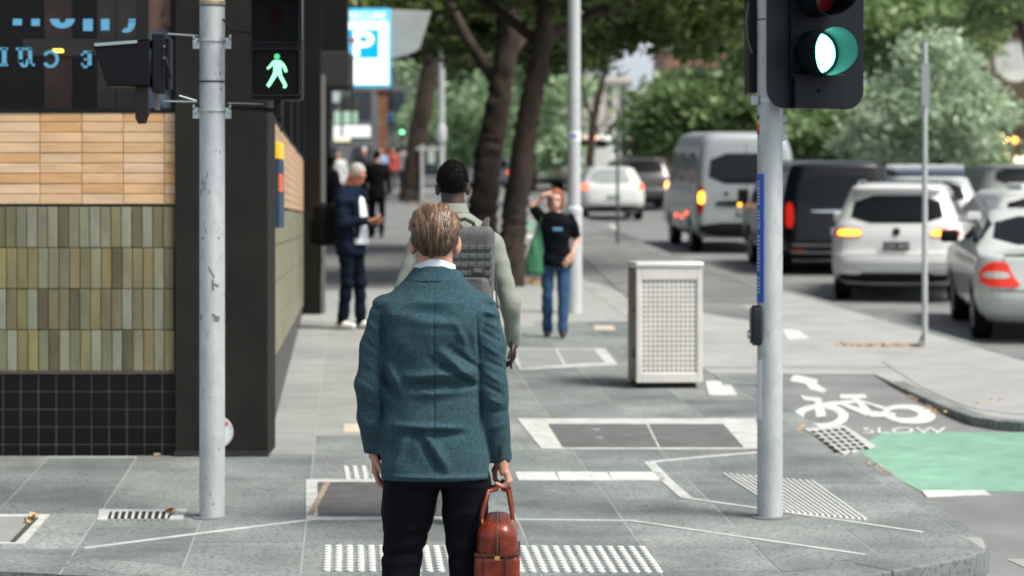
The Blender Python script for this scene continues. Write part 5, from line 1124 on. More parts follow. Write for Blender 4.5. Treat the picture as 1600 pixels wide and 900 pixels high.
gv.panel('handle_bar', [(-.60,.96),(.60,.96),(.60,1.06),(-.60,1.06)], m_trim, it=1, off=.02); plate_txt(gv, .84, 'BS02 EK', ('dull', (.2,.23,.22)), ('pale', (.6,.62,.6)), y=-.015); gv.panel('lower_bumper', [(-.93,.34),(.93,.34),(.95,.62),(-.95,.62)], m_trim, it=1, off=.02)
gv.panel('emblem', [(-.44,1.16),(-.36,1.16),(-.36,1.24),(-.44,1.24)], m_trim, it=2, off=.01); gv.panel('door_seam', [(-.006,.64),(.006,.64),(.006,2.2),(-.006,2.2)], m_trim, it=0, off=.004)
for vw in ('left','right'):
    gv.panel('side_window', [(.25,1.38),(1.9,1.38),(1.9,2.0),(.3,2.0)], m_cglass, view=vw, it=1); gv.panel('side_window', [(2.0,1.38),(3.5,1.38),(3.5,2.0),(2.0,2.0)], m_cglass, view=vw, it=1); gv.panel('side_window', [(3.6,1.38),(4.9,1.35),(4.45,1.98),(3.6,2.0)], m_cglass, view=vw, it=1)
for y_, z_ in ((1.6,.72),(2.4,.62),(3.4,.62)): gv.panel('side_marker', [(y_,z_),(y_+.14,z_),(y_+.14,z_+.09),(y_,z_+.09)], m_redlit, view='left', it=2, off=.012)
# --- white hatchback up the road
p = roadpos(959, 345); wh = Car('white_hatchback', 'white hatchback driving away, just left of the grey minibus', hb, p, (-.06,1), m_wpaint, (.75,3.3), .32)
wh.panel('rear_window', [(-.64,1.03),(.64,1.03),(.56,1.40),(-.56,1.40)], M('light_glass', (.30,.33,.33), .1), it=1); wh.mir('tail_light', [(-.87,.86),(-.70,.88),(-.68,1.02),(-.84,1.02)], m_redlit, it=1, off=.02); wh.panel('lower_bumper', [(-.78,.26),(.78,.26),(.82,.40),(-.82,.40)], m_trim, it=1, off=.02); plate_txt(wh, .66, 'ZLK 093', ('pale', (.6,.62,.58)), ('green', (.03,.15,.08)), y=-.01)
def simple_car(name, label, x, y, levels, paint, heading=(-.0675,1), lit=m_redlit, glass=m_cglass, wh_=(.75,3.3), win=None, cat='car', lights=None, brake=False):
    c = Car(name, label, levels, roadpos(x, y), heading, paint, wh_, .31, cat=cat, arch=False)
    zt = levels[-3][0]; zb_ = zt-.40; wd = levels[-4][3]; c.panel('rear_window', win or [(-wd*.85,zb_),(wd*.85,zb_),(wd*.72,zt-.04),(-wd*.72,zt-.04)], glass, it=1)
    c.mir('tail_light', lights or [(-.86,.72),(-.60,.72),(-.60,.92),(-.84,.92)], lit, it=1, off=.02)
    if brake: c.panel('brake_lamp', [(-.22,zt-.03),(.22,zt-.03),(.22,zt+.04),(-.22,zt+.04)], lit, it=1, off=.03)
    c.panel('lower_bumper', [(-.78,.26),(.78,.26),(.82,.40),(-.82,.40)], m_trim, it=1, off=.02); return c
m_amb2 = M('far_lamp_lit', (.9,.3,.08), .3, emit=(1,.36,.10), es=3)
simple_car('silver_car', 'small silver car with glowing tail lamps seen left of the lamp post', 848, 296, hb, M('far_silver', (.42,.45,.46), .35, coat=.5), lit=m_amb2, brake=True)
simple_car('far_van', 'white van with a glowing lamp half hidden by the lamp post', 925, 300, LV_SP, m_wpaint, lit=m_amb2, cat='van', wh_=(1.2,4.7), lights=[(-.95,.9),(-.7,.9),(-.7,1.2),(-.95,1.2)], brake=True)
simple_car('dark_wagon', 'dark wagon with a white roof between the hatchback and the minibus', 1010, 330, LV_SUV, m_dgrey, lit=m_amb2)
simple_car('distant_car', 'tiny silver car with glowing lamps above the roof of the white hatchback', 945, 288, hb, M('far_silver'), lit=m_amb2, brake=True); simple_car('distant_van', 'tiny white van at the far end of the road', 992, 290, LV_SP, m_wpaint, lit=m_amb2, cat='van', wh_=(1.2,4.7), lights=[(-.95,.9),(-.7,.9),(-.7,1.2),(-.95,1.2)], brake=True); simple_car('distant_hatch', 'tiny dark car with glowing lamps left of the lamp post', 872, 286, hb, m_dgrey, lit=m_amb2)
simple_car('taxi', 'pale car with a red lamp glimpsed between the two leaning trunks', 771, 300, hb, M('far_silver'), lit=m_redlit)
rk = simple_car('ute', 'pale car carrying a white roof rack behind the white SUV', 1458, 428, LV_SUV, M('far_silver'), heading=(.05,1))
for y_ in (.9, 1.7):
    b = MB(); b.box((0,y_,1.80), (1.25,.08,.07)); b.build('roof_bar', m_wpaint, rk.t, bevel=.01)
b = MB(); b.box((0,1.3,1.72), (1.2,1.5,.08)); b.build('rack_tray', M('rack_blue', (.10,.14,.22), .5), rk.t, bevel=.02)
simple_car('parked_wagon', 'dark grey wagon far right above the roof of the white car', 1595, 365, LV_SUV, M('far_grey', (.18,.20,.20), .4, coat=.4))
simple_car('black_hatchback', 'black car ahead of the white hatchback beside the minibus', 990, 315, hb, m_bpaint, lit=m_amb2)
# ================================================================ PEOPLE
def skinmat(name, c): 
    m = M(name, c, .5, var=.12, vs=14, bump=.08, bs=120); pr = m.node_tree.nodes['Principled BSDF']; pr.inputs['Subsurface Weight'].default_value = .12; pr.inputs['Subsurface Radius'].default_value = (.012,.004,.002); return m
sk_fair = skinmat('skin_fair', (.52,.27,.19)); sk_dark = skinmat('skin_dark', (.055,.028,.018)); sk_red = skinmat('skin_ruddy', (.48,.20,.125))
def rotm(yaw=0, pitch=0, roll=0): return np.array((Matrix.Rotation(yaw, 3, 'Z') @ Matrix.Rotation(pitch, 3, 'X') @ Matrix.Rotation(roll, 3, 'Y')))
def head_prims(c, s, rm):
    c = np.array(c, float)
    def at(x, y, z): return c+rm @ (np.array((x, y, z))*s)
    pr = [ell(at(0,-.008,.022), np.array((.076,.096,.098))*s, rm), ell(at(0,.03,-.055), np.array((.057,.064,.068))*s, rm), ell(at(0,.05,-.10), np.array((.03,.035,.025))*s, rm), caps(at(0,.088,.0), at(0,.112,-.034), .010*s, .014*s), caps(at(-.035,.082,.025), at(.035,.082,.025), .013*s, .013*s), caps(at(-.022,.082,-.072), at(.022,.082,-.072), .011*s, .011*s)]
    ears = []
    for sd_ in (-1, 1):
        e = ell(at(sd_*.080,-.012,-.022), np.array((.011,.021,.033))*s, rm @ rotm(sd_*-.4)); e.k = .008; ears.append(e)
        e = caps(at(sd_*.078,.0,-.035), at(sd_*.076,.0,-.048), .009*s, .008*s); e.k = .008; ears.append(e)
    return pr+ears, at
def hand_prims(w_, d, n, s=1.0, curl=.5, side=1):     # wrist, direction of the fingers, palm normal (palm faces -n)
    w_, d, n = [np.array(v_, float) for v_ in (w_, d, n)]; d = d/np.linalg.norm(d); n = n-d*(n @ d); n = n/np.linalg.norm(n); t = np.cross(d, n)*side
    Rm = np.stack([t, d, n], 1); pr = [rbox(w_+d*.045*s, np.array((.078,.095,.03))*s, .013*s, Rm), caps(w_-d*.03*s, w_+d*.02*s, .028*s, .027*s)]
    for i, (off, ln) in enumerate(((.030,.078),(.010,.088),(-.010,.082),(-.030,.064))):
        p = w_+d*.088*s+t*off*s; dd = d.copy(); r = .0088*s; prev = None
        for k, (f_, c_) in enumerate(((.45,curl*.6),(.32,curl),(.23,curl*.8))):
            dd = dd*math.cos(c_)-n*math.sin(c_); nn = n*math.cos(c_)+(dd*0); e = p+dd*ln*f_*s; cp = caps(p, e, r, r*.92); cp.k = .004; pr.append(cp); p = e; r *= .93
            n_ = np.cross(t*side, dd); 
            n = n_/np.linalg.norm(n_) if (n_ @ n) > 0 else -n_/np.linalg.norm(n_)
        n = Rm[:, 2]
    p = w_+d*.02*s+t*.034*s
    for ddir, ln, r in ((d*.55+t*.75-n*.25, .045, .0115), (d*.85+t*.25-n*.4, .034, .010)):
        ddir = ddir/np.linalg.norm(ddir); e = p+ddir*ln*s; cp = caps(p, e, r*s, r*.9*s); cp.k = .006; pr.append(cp); p = e
    return pr
def person(name, label, loc, yaw, H=1.75, pose=None, skin=sk_fair, top=None, bottom=None, shoes=None, hair=None, head=(0,0), res=.012, sleeve='long', hairstyle='short', w_=1.0, hem=.80, details=True, tk=1.0, cat='person', arm=1.0):
    s = H/1.75; t = thing(name, label, cat, loc, rotz=yaw)
    J = dict(hipL=(-.09,0,.90), hipR=(.09,0,.90), kneeL=(-.10,.02,.49), kneeR=(.10,.02,.49), ankL=(-.10,-.02,.09), ankR=(.10,-.02,.09), shL=(-.175,0,1.415), shR=(.175,0,1.415), elL=(-.235,-.03,1.14), elR=(.235,-.03,1.14), wrL=(-.245,.06,.90), wrR=(.245,.06,.90), head=(0,.015,1.625), fL=(0,0,-1), fR=(0,0,-1), nL=(-1,0,0), nR=(1,0,0), cL=.5, cR=.5)
    raw = pose or {}
    J = {k: (np.array(v_, float)*(s if k[0] not in 'fnc' else 1)) for k, v_ in J.items()}
    for k, v_ in raw.items(): J[k] = np.array(v_, float)
    hs = .98*s**.5; rm = rotm(head[0], head[1]); hp, at = head_prims(J['head'], hs, rm)
    nb = np.array((0,-.01*s,1.44*s)); hc = J['head']
    tor = [(.88*s,.155*s*w_,.11*s,0,0),(.95*s,.16*s*w_,.115*s,0,0),(1.05*s,.135*s*w_,.10*s,0,0),(1.2*s,.155*s*w_,.11*s,0,0),(1.34*s,.175*s*w_,.115*s,0,0),(1.41*s,.165*s*w_,.10*s,0,0),(1.46*s,.10*s,.075*s,0,0),(1.49*s,.06*s,.06*s,0,0)]
    body = [stack(tor), caps(nb, hc+np.array((0,-.02*s,-.06*s)), .062*s, .055*s)]
    body += [caps(J['shL'], J['elL'], .048*s, .040*s), caps(J['elL'], J['wrL'], .040*s, .027*s), caps(J['shR'], J['elR'], .048*s, .040*s), caps(J['elR'], J['wrR'], .040*s, .027*s)]
    for a in 'LR': body += [caps(J['hip'+a], J['knee'+a], .075*s, .052*s), caps(J['knee'+a], J['ank'+a], .052*s, .036*s)]
    fl = [(blend(body, .03), res*1.6)]
    fl.append((blend([caps(nb, hc+rm @ np.array((0,-.025,-.06)), .060*s, .055*s)]+hp, .02), min(res, .009) if details else res))
    for a, sd_ in (('L', -1), ('R', 1)):
        if details: fl.append((blend(hand_prims(J['wr'+a], J['f'+a], J['n'+a], s**.5, float(np.ravel(J['c'+a])[0]), sd_), .008), .0055))
        else: fl.append((blend([caps(J['wr'+a], J['wr'+a]+J['f'+a]*.09, .03, .026)], .01), res))
    sdf_obj('body', fl, skin, t)
    # garments
    g = .012*tk
    tt = [(hem*s,.170*s*w_+g,.125*s+g,0,0),(.95*s,.168*s*w_+g,.122*s+g,0,0),(1.06*s,.15*s*w_+g,.112*s+g,0,0),(1.2*s,.165*s*w_+g,.118*s+g,0,0),(1.34*s,.185*s*w_+g,.122*s+g,0,0),(1.42*s,.165*s*w_+g,.105*s+g,0,0),(1.465*s,.105*s+g,.08*s+g,0,0),(1.495*s,.068*s+g*.5,.066*s+g*.5,0,0)]
    pr = [stack(tt)]
    for a in 'LR':
        S1, E1, W1 = J['sh'+a], J['el'+a], J['wr'+a]
        if sleeve == 'long': pr += [caps(S1, E1, (.060*s+g*.6)*arm, (.05*s+g*.6)*arm), caps(E1, W1, (.05*s+g*.6)*arm, (.038*s+g*.5)*arm)]
        else: pr += [caps(S1, S1+(E1-S1)*.75, .058*s+g*.6, .056*s+g*.5)]
    rr = np.random.default_rng(len(label)); kk = rr.normal(size=(7,3))*14; ph = rr.random(7)*6
    def wr_(d, X, Y, Z):
        o = 0
        for i in range(7): o = o+np.sin(kk[i,0]*X+kk[i,1]*Y+kk[i,2]*Z*1.8+ph[i])
        return d-.0022*o*tk
    sdf_obj('shirt', [(blend(pr, .022, wr_), res)], top, t)
    pr = [stack([(.80*s,.155*s*w_,.115*s,0,0),(.90*s,.165*s*w_,.122*s,0,0),(1.0*s,.16*s*w_,.115*s,0,0)])]
    for a in 'LR': pr += [caps(J['hip'+a]-np.array((0,0,.02)), J['knee'+a], .090*s, .066*s), caps(J['knee'+a], J['ank'+a]+np.array((0,0,-.02)), .066*s, .055*s)]
    sdf_obj('trousers', [(blend(pr, .02, wr_), res)], bottom, t)
    for a in 'LR':
        A_ = J['ank'+a]; sole = A_[2]-.085*s
        p1 = blend([caps(A_+np.array((0,-.045,-.045))*s, A_+np.array((0,.13,-.055))*s, .042*s, .034*s), caps(A_, A_+np.array((0,.02,-.03))*s, .042*s, .045*s)], .02, lambda d, X, Y, Z: np.maximum(d, sole-Z))
        sdf_obj('shoe', [(p1, res)], shoes, t)
    # hair
    def cutter(d, X, Y, Z):
        x, y, z = X-hc[0], Y-hc[1], Z-hc[2]; x, y, z = [(rm[0][i]*x+rm[1][i]*y+rm[2][i]*z)/hs for i in range(3)]
        if hairstyle == 'bob': c1 = np.minimum(-.115-z, 9)+0*z; c2 = y-.045-np.maximum(z-.06, 0)*1.6
        else: c1 = -.055-z+.9*np.maximum(np.abs(x)-.04, 0)+np.maximum(y, 0)*.9; c2 = y-.055-np.maximum(z-.06, 0)*1.6
        fz_ = .0018*(np.sin(X*310+2*np.sin(Z*170))*np.sin(Z*290+Y*130)) if hairstyle == 'short' else .004*np.sin(X*150+Y*90)
        return np.maximum(d-fz_, np.maximum(c1, c2)*hs)
    hr = np.array((.0805,.1015,.1035)) if hairstyle != 'bob' else np.array((.094,.112,.112))
    hf = [ell(at(0,-.012,.024), hr*hs, rm)]
    if hairstyle == 'bob': hf.append(ell(at(0,-.02,-.05), np.array((.092,.10,.09))*hs, rm))
    if hair: sdf_obj('hair', [(blend(hf, .03, cutter), min(res, .01))], hair, t)
    if details:
        for sd_ in (-1, 1):
            p = at(sd_*.031,.083,.003); b = MB(); b.lathe((0,0,0), [(.003,-.006),(.010,-.003),(.011,0),(.010,.003),(.003,.006)], 10); o = obj('eye', b.me('eye', True), M('eye_dark', (.03,.02,.015), .2), t, p)
            b = MB(); q1, q2 = at(sd_*.018,.093,.022), at(sd_*.046,.084,.022); b.tube([q1, q2], [.004,.003], 6); b.build('eyebrow', hair or M('brow', (.02,.015,.01), .7), t)
        b = MB(); b.tube([at(-.022,.090,-.072), at(0,.095,-.073), at(.022,.090,-.072)], [.003,.005,.003], 8); b.build('mouth', M('lips', (.35,.12,.10), .5), t, smooth=True)
    return t, J, at
# ---------------------------------------------------------------- the man in the teal jacket
SD = 9.0; Q = F/SD; SM = Vector(((680-800)/Q, SD, -.18))
def sx_(x): return (x-680)/Q
def sz_(y): return CZ-(y-HY)/Q+.18
def fabric(name, c1, c2, rough=.8, sc=420, bump=.25, sheen=.3):
    m = M(name, c1, rough); n_ = m.node_tree; L_ = n_.links.new; pr = n_.nodes['Principled BSDF']; tc_ = n_.nodes.new('ShaderNodeTexCoord'); outs = []
    for st in ((sc*1.2, sc*.12, sc*.10), (sc*.10, sc*.12, sc*1.2)):
        mp = n_.nodes.new('ShaderNodeMapping'); mp.inputs['Scale'].default_value = st; L_(tc_.outputs['Object'], mp.inputs[0]); nz = n_.nodes.new('ShaderNodeTexNoise'); nz.inputs['Scale'].default_value = 1; nz.inputs['Detail'].default_value = 3; L_(mp.outputs[0], nz.inputs['Vector']); outs.append(nz.outputs['Fac'])
    ad = n_.nodes.new('ShaderNodeMath'); ad.operation = 'ADD'; L_(outs[0], ad.inputs[0]); L_(outs[1], ad.inputs[1]); rg = n_.nodes.new('ShaderNodeMapRange'); rg.inputs['From Min'].default_value = .75; rg.inputs['From Max'].default_value = 1.25; L_(ad.outputs[0], rg.inputs[0])
    mx = n_.nodes.new('ShaderNodeMix'); mx.data_type = 'RGBA'; mx.inputs['A'].default_value = (*c1, 1); mx.inputs['B'].default_value = (*c2, 1); L_(rg.outputs[0], mx.inputs['Factor']); L_(mx.outputs['Result'], pr.inputs['Base Color'])
    bp = n_.nodes.new('ShaderNodeBump'); bp.inputs['Strength'].default_value = bump; bp.inputs['Distance'].default_value = .002; L_(rg.outputs[0], bp.inputs['Height']); L_(bp.outputs[0], pr.inputs['Normal']); pr.inputs['Sheen Weight'].default_value = sheen; pr.inputs['Specular IOR Level'].default_value = .1; return m
m_jack = fabric('teal_wool', (.015,.040,.054), (.046,.100,.122), sheen=.04)
m_trou = fabric('black_wool', (.0025,.003,.005), (.008,.009,.013), sheen=.0); m_shirtw = M('white_shirt', (.72,.78,.82), .7)
man = thing('person', 'man in a teal blue blazer and black trousers walking away, carrying a brown bag', 'person', SM)
folds = [  # x0,y0,x1,y1,width,amp(mm) in picture units
 (650,470,705,470,7,3),(640,486,715,492,8,-3),(655,500,725,503,7,3),(690,545,744,592,6,5),(705,540,748,575,5,-5),(672,556,735,598,6,-4),(640,585,742,578,6,5),(632,598,735,600,7,-5),(645,612,745,606,7,4),(725,515,742,560,6,-4),(715,505,738,548,6,4),
 (622,660,720,664,5,5),(615,672,725,674,6,-4),(640,672,612,738,7,6),(626,668,612,700,6,-2),(668,672,700,725,7,5),(655,675,690,735,7,-5),(603,560,625,600,6,4),(598,585,622,620,6,-4),(602,500,604,560,6,-4),
 (744,475,749,570,2.6,-1.82),(749,570,752,700,2.8,-1.40),(599,480,597,560,2.6,-1.82),(597,560,599,700,2.6,-1.40),
 (756,500,784,514,3.5,1.54),(755,516,782,535,3.5,-1.68),(757,538,785,556,3.5,1.68),(757,560,786,574,3.5,-1.68),(758,580,786,598,3.5,2.10),(756,598,786,615,3.5,-2.10),(760,620,788,630,3.5,1.82),(760,643,790,640,4,-1.40),(765,668,790,662,4,1.12),
 (574,500,592,518,4,1.40),(570,530,592,546,4,-1.40),(568,560,590,578,4,1.40),(566,590,588,603,4,-1.40),(566,620,586,630,4,1.40),(568,650,586,655,4,-1.12),(568,472,596,484,5,-2.10),
 (757,472,776,480,4,-2.80),(753,483,778,492,4,2.80),(679,440,680,745,1.6,-1.6),(590,738,768,741,3,2.5)]
FO = [(sx_(a), sz_(b_), sx_(c), sz_(d), w__/Q, am/1000) for a, b_, c, d, w__, am in folds]
rr = np.random.default_rng(4); KK = rr.normal(size=(10,3))*np.array((20,20,26)); PH = rr.random(10)*6.28
def jmod(d, X, Y, Z):
    back = 1/(1+np.exp((Y-.02)/.012)); o = 0
    for x0, z0, x1, z1, ww, am in FO:
        dx, dz = x1-x0, z1-z0; L2 = dx*dx+dz*dz; t = np.clip(((X-x0)*dx+(Z-z0)*dz)/L2, 0, 1); d2 = (X-x0-t*dx)**2+(Z-z0-t*dz)**2; o = o+am*np.exp(-d2/(ww*ww))*(.35+.65*np.sin(np.pi*np.clip(t,.02,.98)))
    q_ = 0
    for i in range(10): q_ = q_+np.sin(KK[i,0]*X+KK[i,1]*Y+KK[i,2]*Z+PH[i])
    return np.maximum(d-o*back*3.7-.0010*q_, sz_(746)+.010*np.sin(X*9)*0-Z)
tor = [(sz_(748),.222,.170,-.003,.01),(sz_(720),.214,.165,-.005,.01),(sz_(690),.203,.155,-.008,.005),(sz_(650),.192,.145,-.012,0),(sz_(605),.184,.135,-.014,0),(sz_(560),.190,.14,-.012,-.005),(sz_(520),.200,.15,-.008,-.01),(sz_(490),.208,.148,-.005,-.01),(sz_(470),.195,.13,-.004,-.005),(sz_(452),.152,.108,-.002,0),(sz_(438),.115,.094,0,.0),(sz_(428),.092,.085,0,.004),(sz_(419),.080,.080,0,.006)]
LA = [(-.176,0,sz_(488),.068),(-.212,-.01,sz_(540),.063),(-.236,-.02,sz_(600),.060),(-.234,.0,sz_(650),.057),(-.222,.035,sz_(700),.050)]
RAa = [(.164,0,sz_(487),.068),(.200,-.01,sz_(540),.062),(.210,-.015,sz_(600),.060),(.218,.0,sz_(655),.057),(.238,.02,sz_(712),.048)]
st_ = stack(tor, 2.3); jp = [st_]
for arm in (LA, RAa):
    for i in range(len(arm)-1):
        c = caps(arm[i][:3], arm[i+1][:3], arm[i][3], arm[i+1][3]); c.k = .02 if i == 0 else .012; jp.append(c)
def sleeves_end(d, X, Y, Z):
    d = jmod(d, X, Y, Z); cl = np.where(X < -.17, sz_(709)-Z, np.where(X > .17, sz_(724)-.1*(X-.24)-Z, -9)); 
    outer = np.where(np.abs(X) > .20, 1, 0); return np.maximum(d, np.where((outer > 0), np.where(X < 0, sz_(709)-Z, sz_(724)-Z), -9))
sdf_obj('jacket', [(blend(jp, .02, sleeves_end), .0048)], m_jack, man)
# collar of the jacket, shirt collar, vent
cl = stack([(sz_(440),.122,.104,0,.004),(sz_(432),.106,.095,0,.004),(sz_(424),.093,.088,0,.006),(sz_(415),.082,.083,0,.008)], 2.3)
sdf_obj('jacket_collar', [(blend([cl], .01, lambda d, X, Y, Z: np.maximum(np.maximum(d, -(d+.010)), Z-sz_(415.5)+.55*np.maximum(np.abs(X)-.03, 0)**1.0*.55)), .0042)], m_jack, man)
sc_ = stack([(sz_(426),.078,.076,0,.008),(sz_(404),.072,.073,0,.010)], 2.2)
sdf_obj('shirt_collar', [(blend([sc_], .01, lambda d, X, Y, Z: np.maximum(np.maximum(d, -(d+.009)), Z-sz_(404.5)+.40*np.maximum(np.abs(X)-.02, 0))), .004)], m_shirtw, man)
# body: head, neck, hands and the hidden limbs in one mesh
hc_ = np.array((sx_(679.5), .02, 1.763)); hpr, hat = head_prims(hc_, 1.06, rotm(0,-.06)); 
neck = caps((0,0,1.56), (0,.012,1.72), .066, .064)
GH = np.array((.246,.030,.905))
def grip(cx, cz):
    pr = [rbox((cx+.012,.022,cz+.02), (.034,.086,.075), .014, rotm(0,0,-.12)), caps((cx-.004,.022,cz+.075), (cx+.008,.022,cz+.03), .027,.03)]
    for i, (yy, ex) in enumerate(((.056,.0),(.033,.004),(.010,.002),(-.012,-.004))):
        pts = [(cx+.024,yy,cz-.005),(cx+.034+ex,yy,cz-.038),(cx+.012,yy,cz-.058),(cx-.012,yy,cz-.046)]; rad = (.0105,.0098,.0092,.008)
        for k in range(3): c = caps(pts[k], pts[k+1], rad[k], rad[k+1]); c.k = .004; pr.append(c)
    for a, c_, r1, r2 in (((cx,.06,cz+.035),(cx-.020,.072,cz-.004),.014,.011), ((cx-.020,.072,cz-.004),(cx-.018,.062,cz-.036),.011,.009)): k_ = caps(a, c_, r1, r2); k_.k = .005; pr.append(k_)
    return pr
fl = [(blend([neck]+hpr, .02), .0045), (blend(grip(sx_(781), sz_(736)), .007), .0032), (blend(hand_prims((-.224,.045,sz_(704)), (0,.02,-1), (-1,0,0), 1.0, .55, -1), .008), .0045)]
inner_b = [stack([(z-.0, a*.66, b_*.66, cx, cy) for z, a, b_, cx, cy in tor])]+[caps(a[:3], c[:3], a[3]*.45, c[3]*.45) for arm in (LA, RAa) for a, c in zip(arm[:-1], arm[1:])]+[caps((-.09,0,.88), (-.122,.03,.5), .055,.045), caps((-.122,.03,.5), (-.12,-.09,.1), .045,.03), caps((.1,0,.88), (.113,.02,.5), .055,.04), caps((.113,.02,.5), (.11,.07,.1), .04,.03)]
fl.append((blend(inner_b, .02), .02)); sdf_obj('body', fl, sk_fair, man)
kk3 = rr.normal(size=(9,3))*np.array((16,16,30)); ph3 = rr.random(9)*6
TF = [(600,858,660,846,5,6),(600,868,662,860,4,-6),(604,826,668,822,5,5),(603,836,668,834,4,-4),(600,880,650,876,5,5),(606,795,672,790,6,3),(700,850,752,858,5,3),(702,870,752,875,5,-3),(697,800,760,796,6,3)]
TFo = [(sx_(a), sz_(b_), sx_(c), sz_(d), w__/Q, am/1000) for a, b_, c, d, w__, am in TF]
def tmod(d, X, Y, Z):
    o = 0
    for i in range(9): o = o+np.sin(kk3[i,0]*X+kk3[i,1]*Y+kk3[i,2]*Z+ph3[i])
    o = .0012*o
    for x0, z0, x1, z1, ww, am in TFo:
        dx, dz = x1-x0, z1-z0; L2 = dx*dx+dz*dz; t = np.clip(((X-x0)*dx+(Z-z0)*dz)/L2, 0, 1); o = o+am*np.exp(-((X-x0-t*dx)**2+(Z-z0-t*dz)**2)/(ww*ww))
    return d-o
tp = [stack([(sz_(757),.185,.13,.005,0),(sz_(745),.195,.14,0,0),(sz_(700),.185,.13,0,0)])]
for pts in ([(-.088,0,sz_(758),.110),(-.104,.015,sz_(800),.094),(-.124,.03,sz_(875),.073),(-.128,.02,sz_(915),.070),(-.12,-.10,.16,.055)], [(.112,0,sz_(758),.096),(.112,.01,sz_(800),.083),(.110,.02,sz_(850),.066),(.113,.02,sz_(915),.062),(.11,.08,.12,.052)]):
    for i in range(len(pts)-1): c = caps(pts[i][:3], pts[i+1][:3], pts[i][3], pts[i+1][3]); c.k = .012; tp.append(c)
sdf_obj('trousers', [(blend(tp, .012, tmod), .0058)], m_trou, man)
for (ax, ay) in ((-.12,-.13), (.11,.07)):
    sdf_obj('shoe', [(blend([caps((ax,ay-.06,.045), (ax,ay+.15,.04), .045,.038), caps((ax,ay,.1), (ax,ay,.06), .045,.045)], .02, lambda d, X, Y, Z: np.maximum(d, .002-Z)), .01)], M('black_leather', (.012,.011,.011), .3), man)
b = MB()
for k, y in enumerate((696,702,708,714)):
    bb = MB(); bb.cyl((sx_(783.5), -.032, sz_(y)), (0,1,0), .0055, .012, 12); bb.build('cuff_button', M('button_dark', (.03,.025,.022), .3), man)
# hair: cap and combed strands
HC = Vector((sx_(679.5), .012, 1.783)); HR = (.091,.107,.104)
def hcut(d, X, Y, Z):
    x, y, z = X-HC.x, Y-HC.y, Z-HC.z
    c1 = -.084-z+1.0*np.maximum(np.abs(x)-.042, 0)+np.maximum(y+.02, 0)*1.2; c2 = y-.06-np.maximum(z-.05, 0)*1.6
    return np.maximum(d, np.maximum(c1, c2))
def hairmat(name, c1, c2, rough=.38):
    m = M(name, c1, rough); n_ = m.node_tree; L_ = n_.links.new; at_ = n_.nodes.new('ShaderNodeAttribute'); at_.attribute_name = 'tint'; mx = n_.nodes.new('ShaderNodeMix'); mx.data_type = 'RGBA'; mx.inputs['A'].default_value = (*c1, 1); mx.inputs['B'].default_value = (*c2, 1); L_(at_.outputs['Fac'], mx.inputs['Factor']); L_(mx.outputs['Result'], n_.nodes['Principled BSDF'].inputs['Base Color']); return m
m_hcap = M('hair_base', (.045,.026,.016), .6, var=.5, vs=1, stretch=(160,12,12), detail=2, bump=.5, bs=1)
hairo = sdf_obj('hair', [(blend([ell(HC, (.088,.104,.101)), ell((HC.x, HC.y-.03, HC.z-.035), (.080,.070,.062))], .03, hcut), .004)], m_hcap, man)
m_hs = hairmat('hair_strand', (.045,.025,.015), (.40,.26,.155))
rng = np.random.default_rng(21); V, T = [], []
clumps = []
for i in range(240):
    x0 = rng.uniform(-1, 1); clumps.append((np.sign(x0)*abs(x0)**.8*.96, R(rng.uniform(-30, 126)), R(rng.uniform(30, 62)), rng.uniform(-.001, .009), rng.normal()*.10, rng.beta(1.0, 1.3)))
for i in range(13000):
    cx0, cph, cln, clift, cwob, ctint = clumps[rng.integers(0, 240)]
    x0 = np.clip(cx0+rng.normal()*.035, -.97, .97); ph0 = cph+rng.normal()*.10; ln = cln*rng.uniform(.8, 1.2); lift = clift*rng.uniform(.4, 1.3)+(.012*rng.random() if rng.random() < .05 else 0); wob = cwob+rng.normal()*.03; tint = np.clip(ctint+rng.normal()*.14, 0, 1); pts = []
    end = R(143)-abs(x0)**2*R(58)
    if ph0 > end-.25: ph0 = end-.25-rng.random()*.5
    tint *= 1-.5*np.clip((ph0-R(40))/R(45), 0, 1)
    for k in range(7):
        ph = min(ph0+ln*k/6, end+rng.normal()*.02); conv = 1-.30*max(0, (ph-R(60))/R(80)); xx = np.clip((x0+wob*(k/6)**1.5-.05*x0*(k/6))*conv, -.985, .985); rr_ = math.sqrt(max(.02, 1-xx*xx)); lf = 1+(.004+lift*math.sin(math.pi*(k/6)**.8))/.1
        pts.append((HC.x+xx*HR[0]*lf, HC.y-math.sin(ph)*HR[1]*rr_*lf, HC.z+math.cos(ph)*HR[2]*rr_*lf))
    pts = np.array(pts); c = np.array(HC); tg = np.gradient(pts, axis=0); nr = (pts-c); sd2 = np.cross(tg, nr); sd2 /= (np.linalg.norm(sd2, axis=1)[:, None]+1e-9); wd = np.array((.6,1,1,1,.8,.5,.1))[:, None]*.0008
    V.append(np.stack([pts-sd2*wd, pts+sd2*wd], 1).reshape(-1, 3)); T.append(tint)
V = np.array(V); nS = len(V); base = (np.arange(nS)*14)[:, None, None]; qd_ = np.array([[2*k, 2*k+1, 2*k+3, 2*k+2] for k in range(6)])[None]
me = nmesh('hair_strands', V.reshape(-1, 3), (base+qd_).reshape(-1, 4), True); a = me.attributes.new('tint', 'FLOAT', 'FACE'); a.data.foreach_set('value', np.repeat(np.array(T, np.float32), 6)); o = obj('hair_strands', me, m_hs, hairo); o['kind'] = 'stuff'
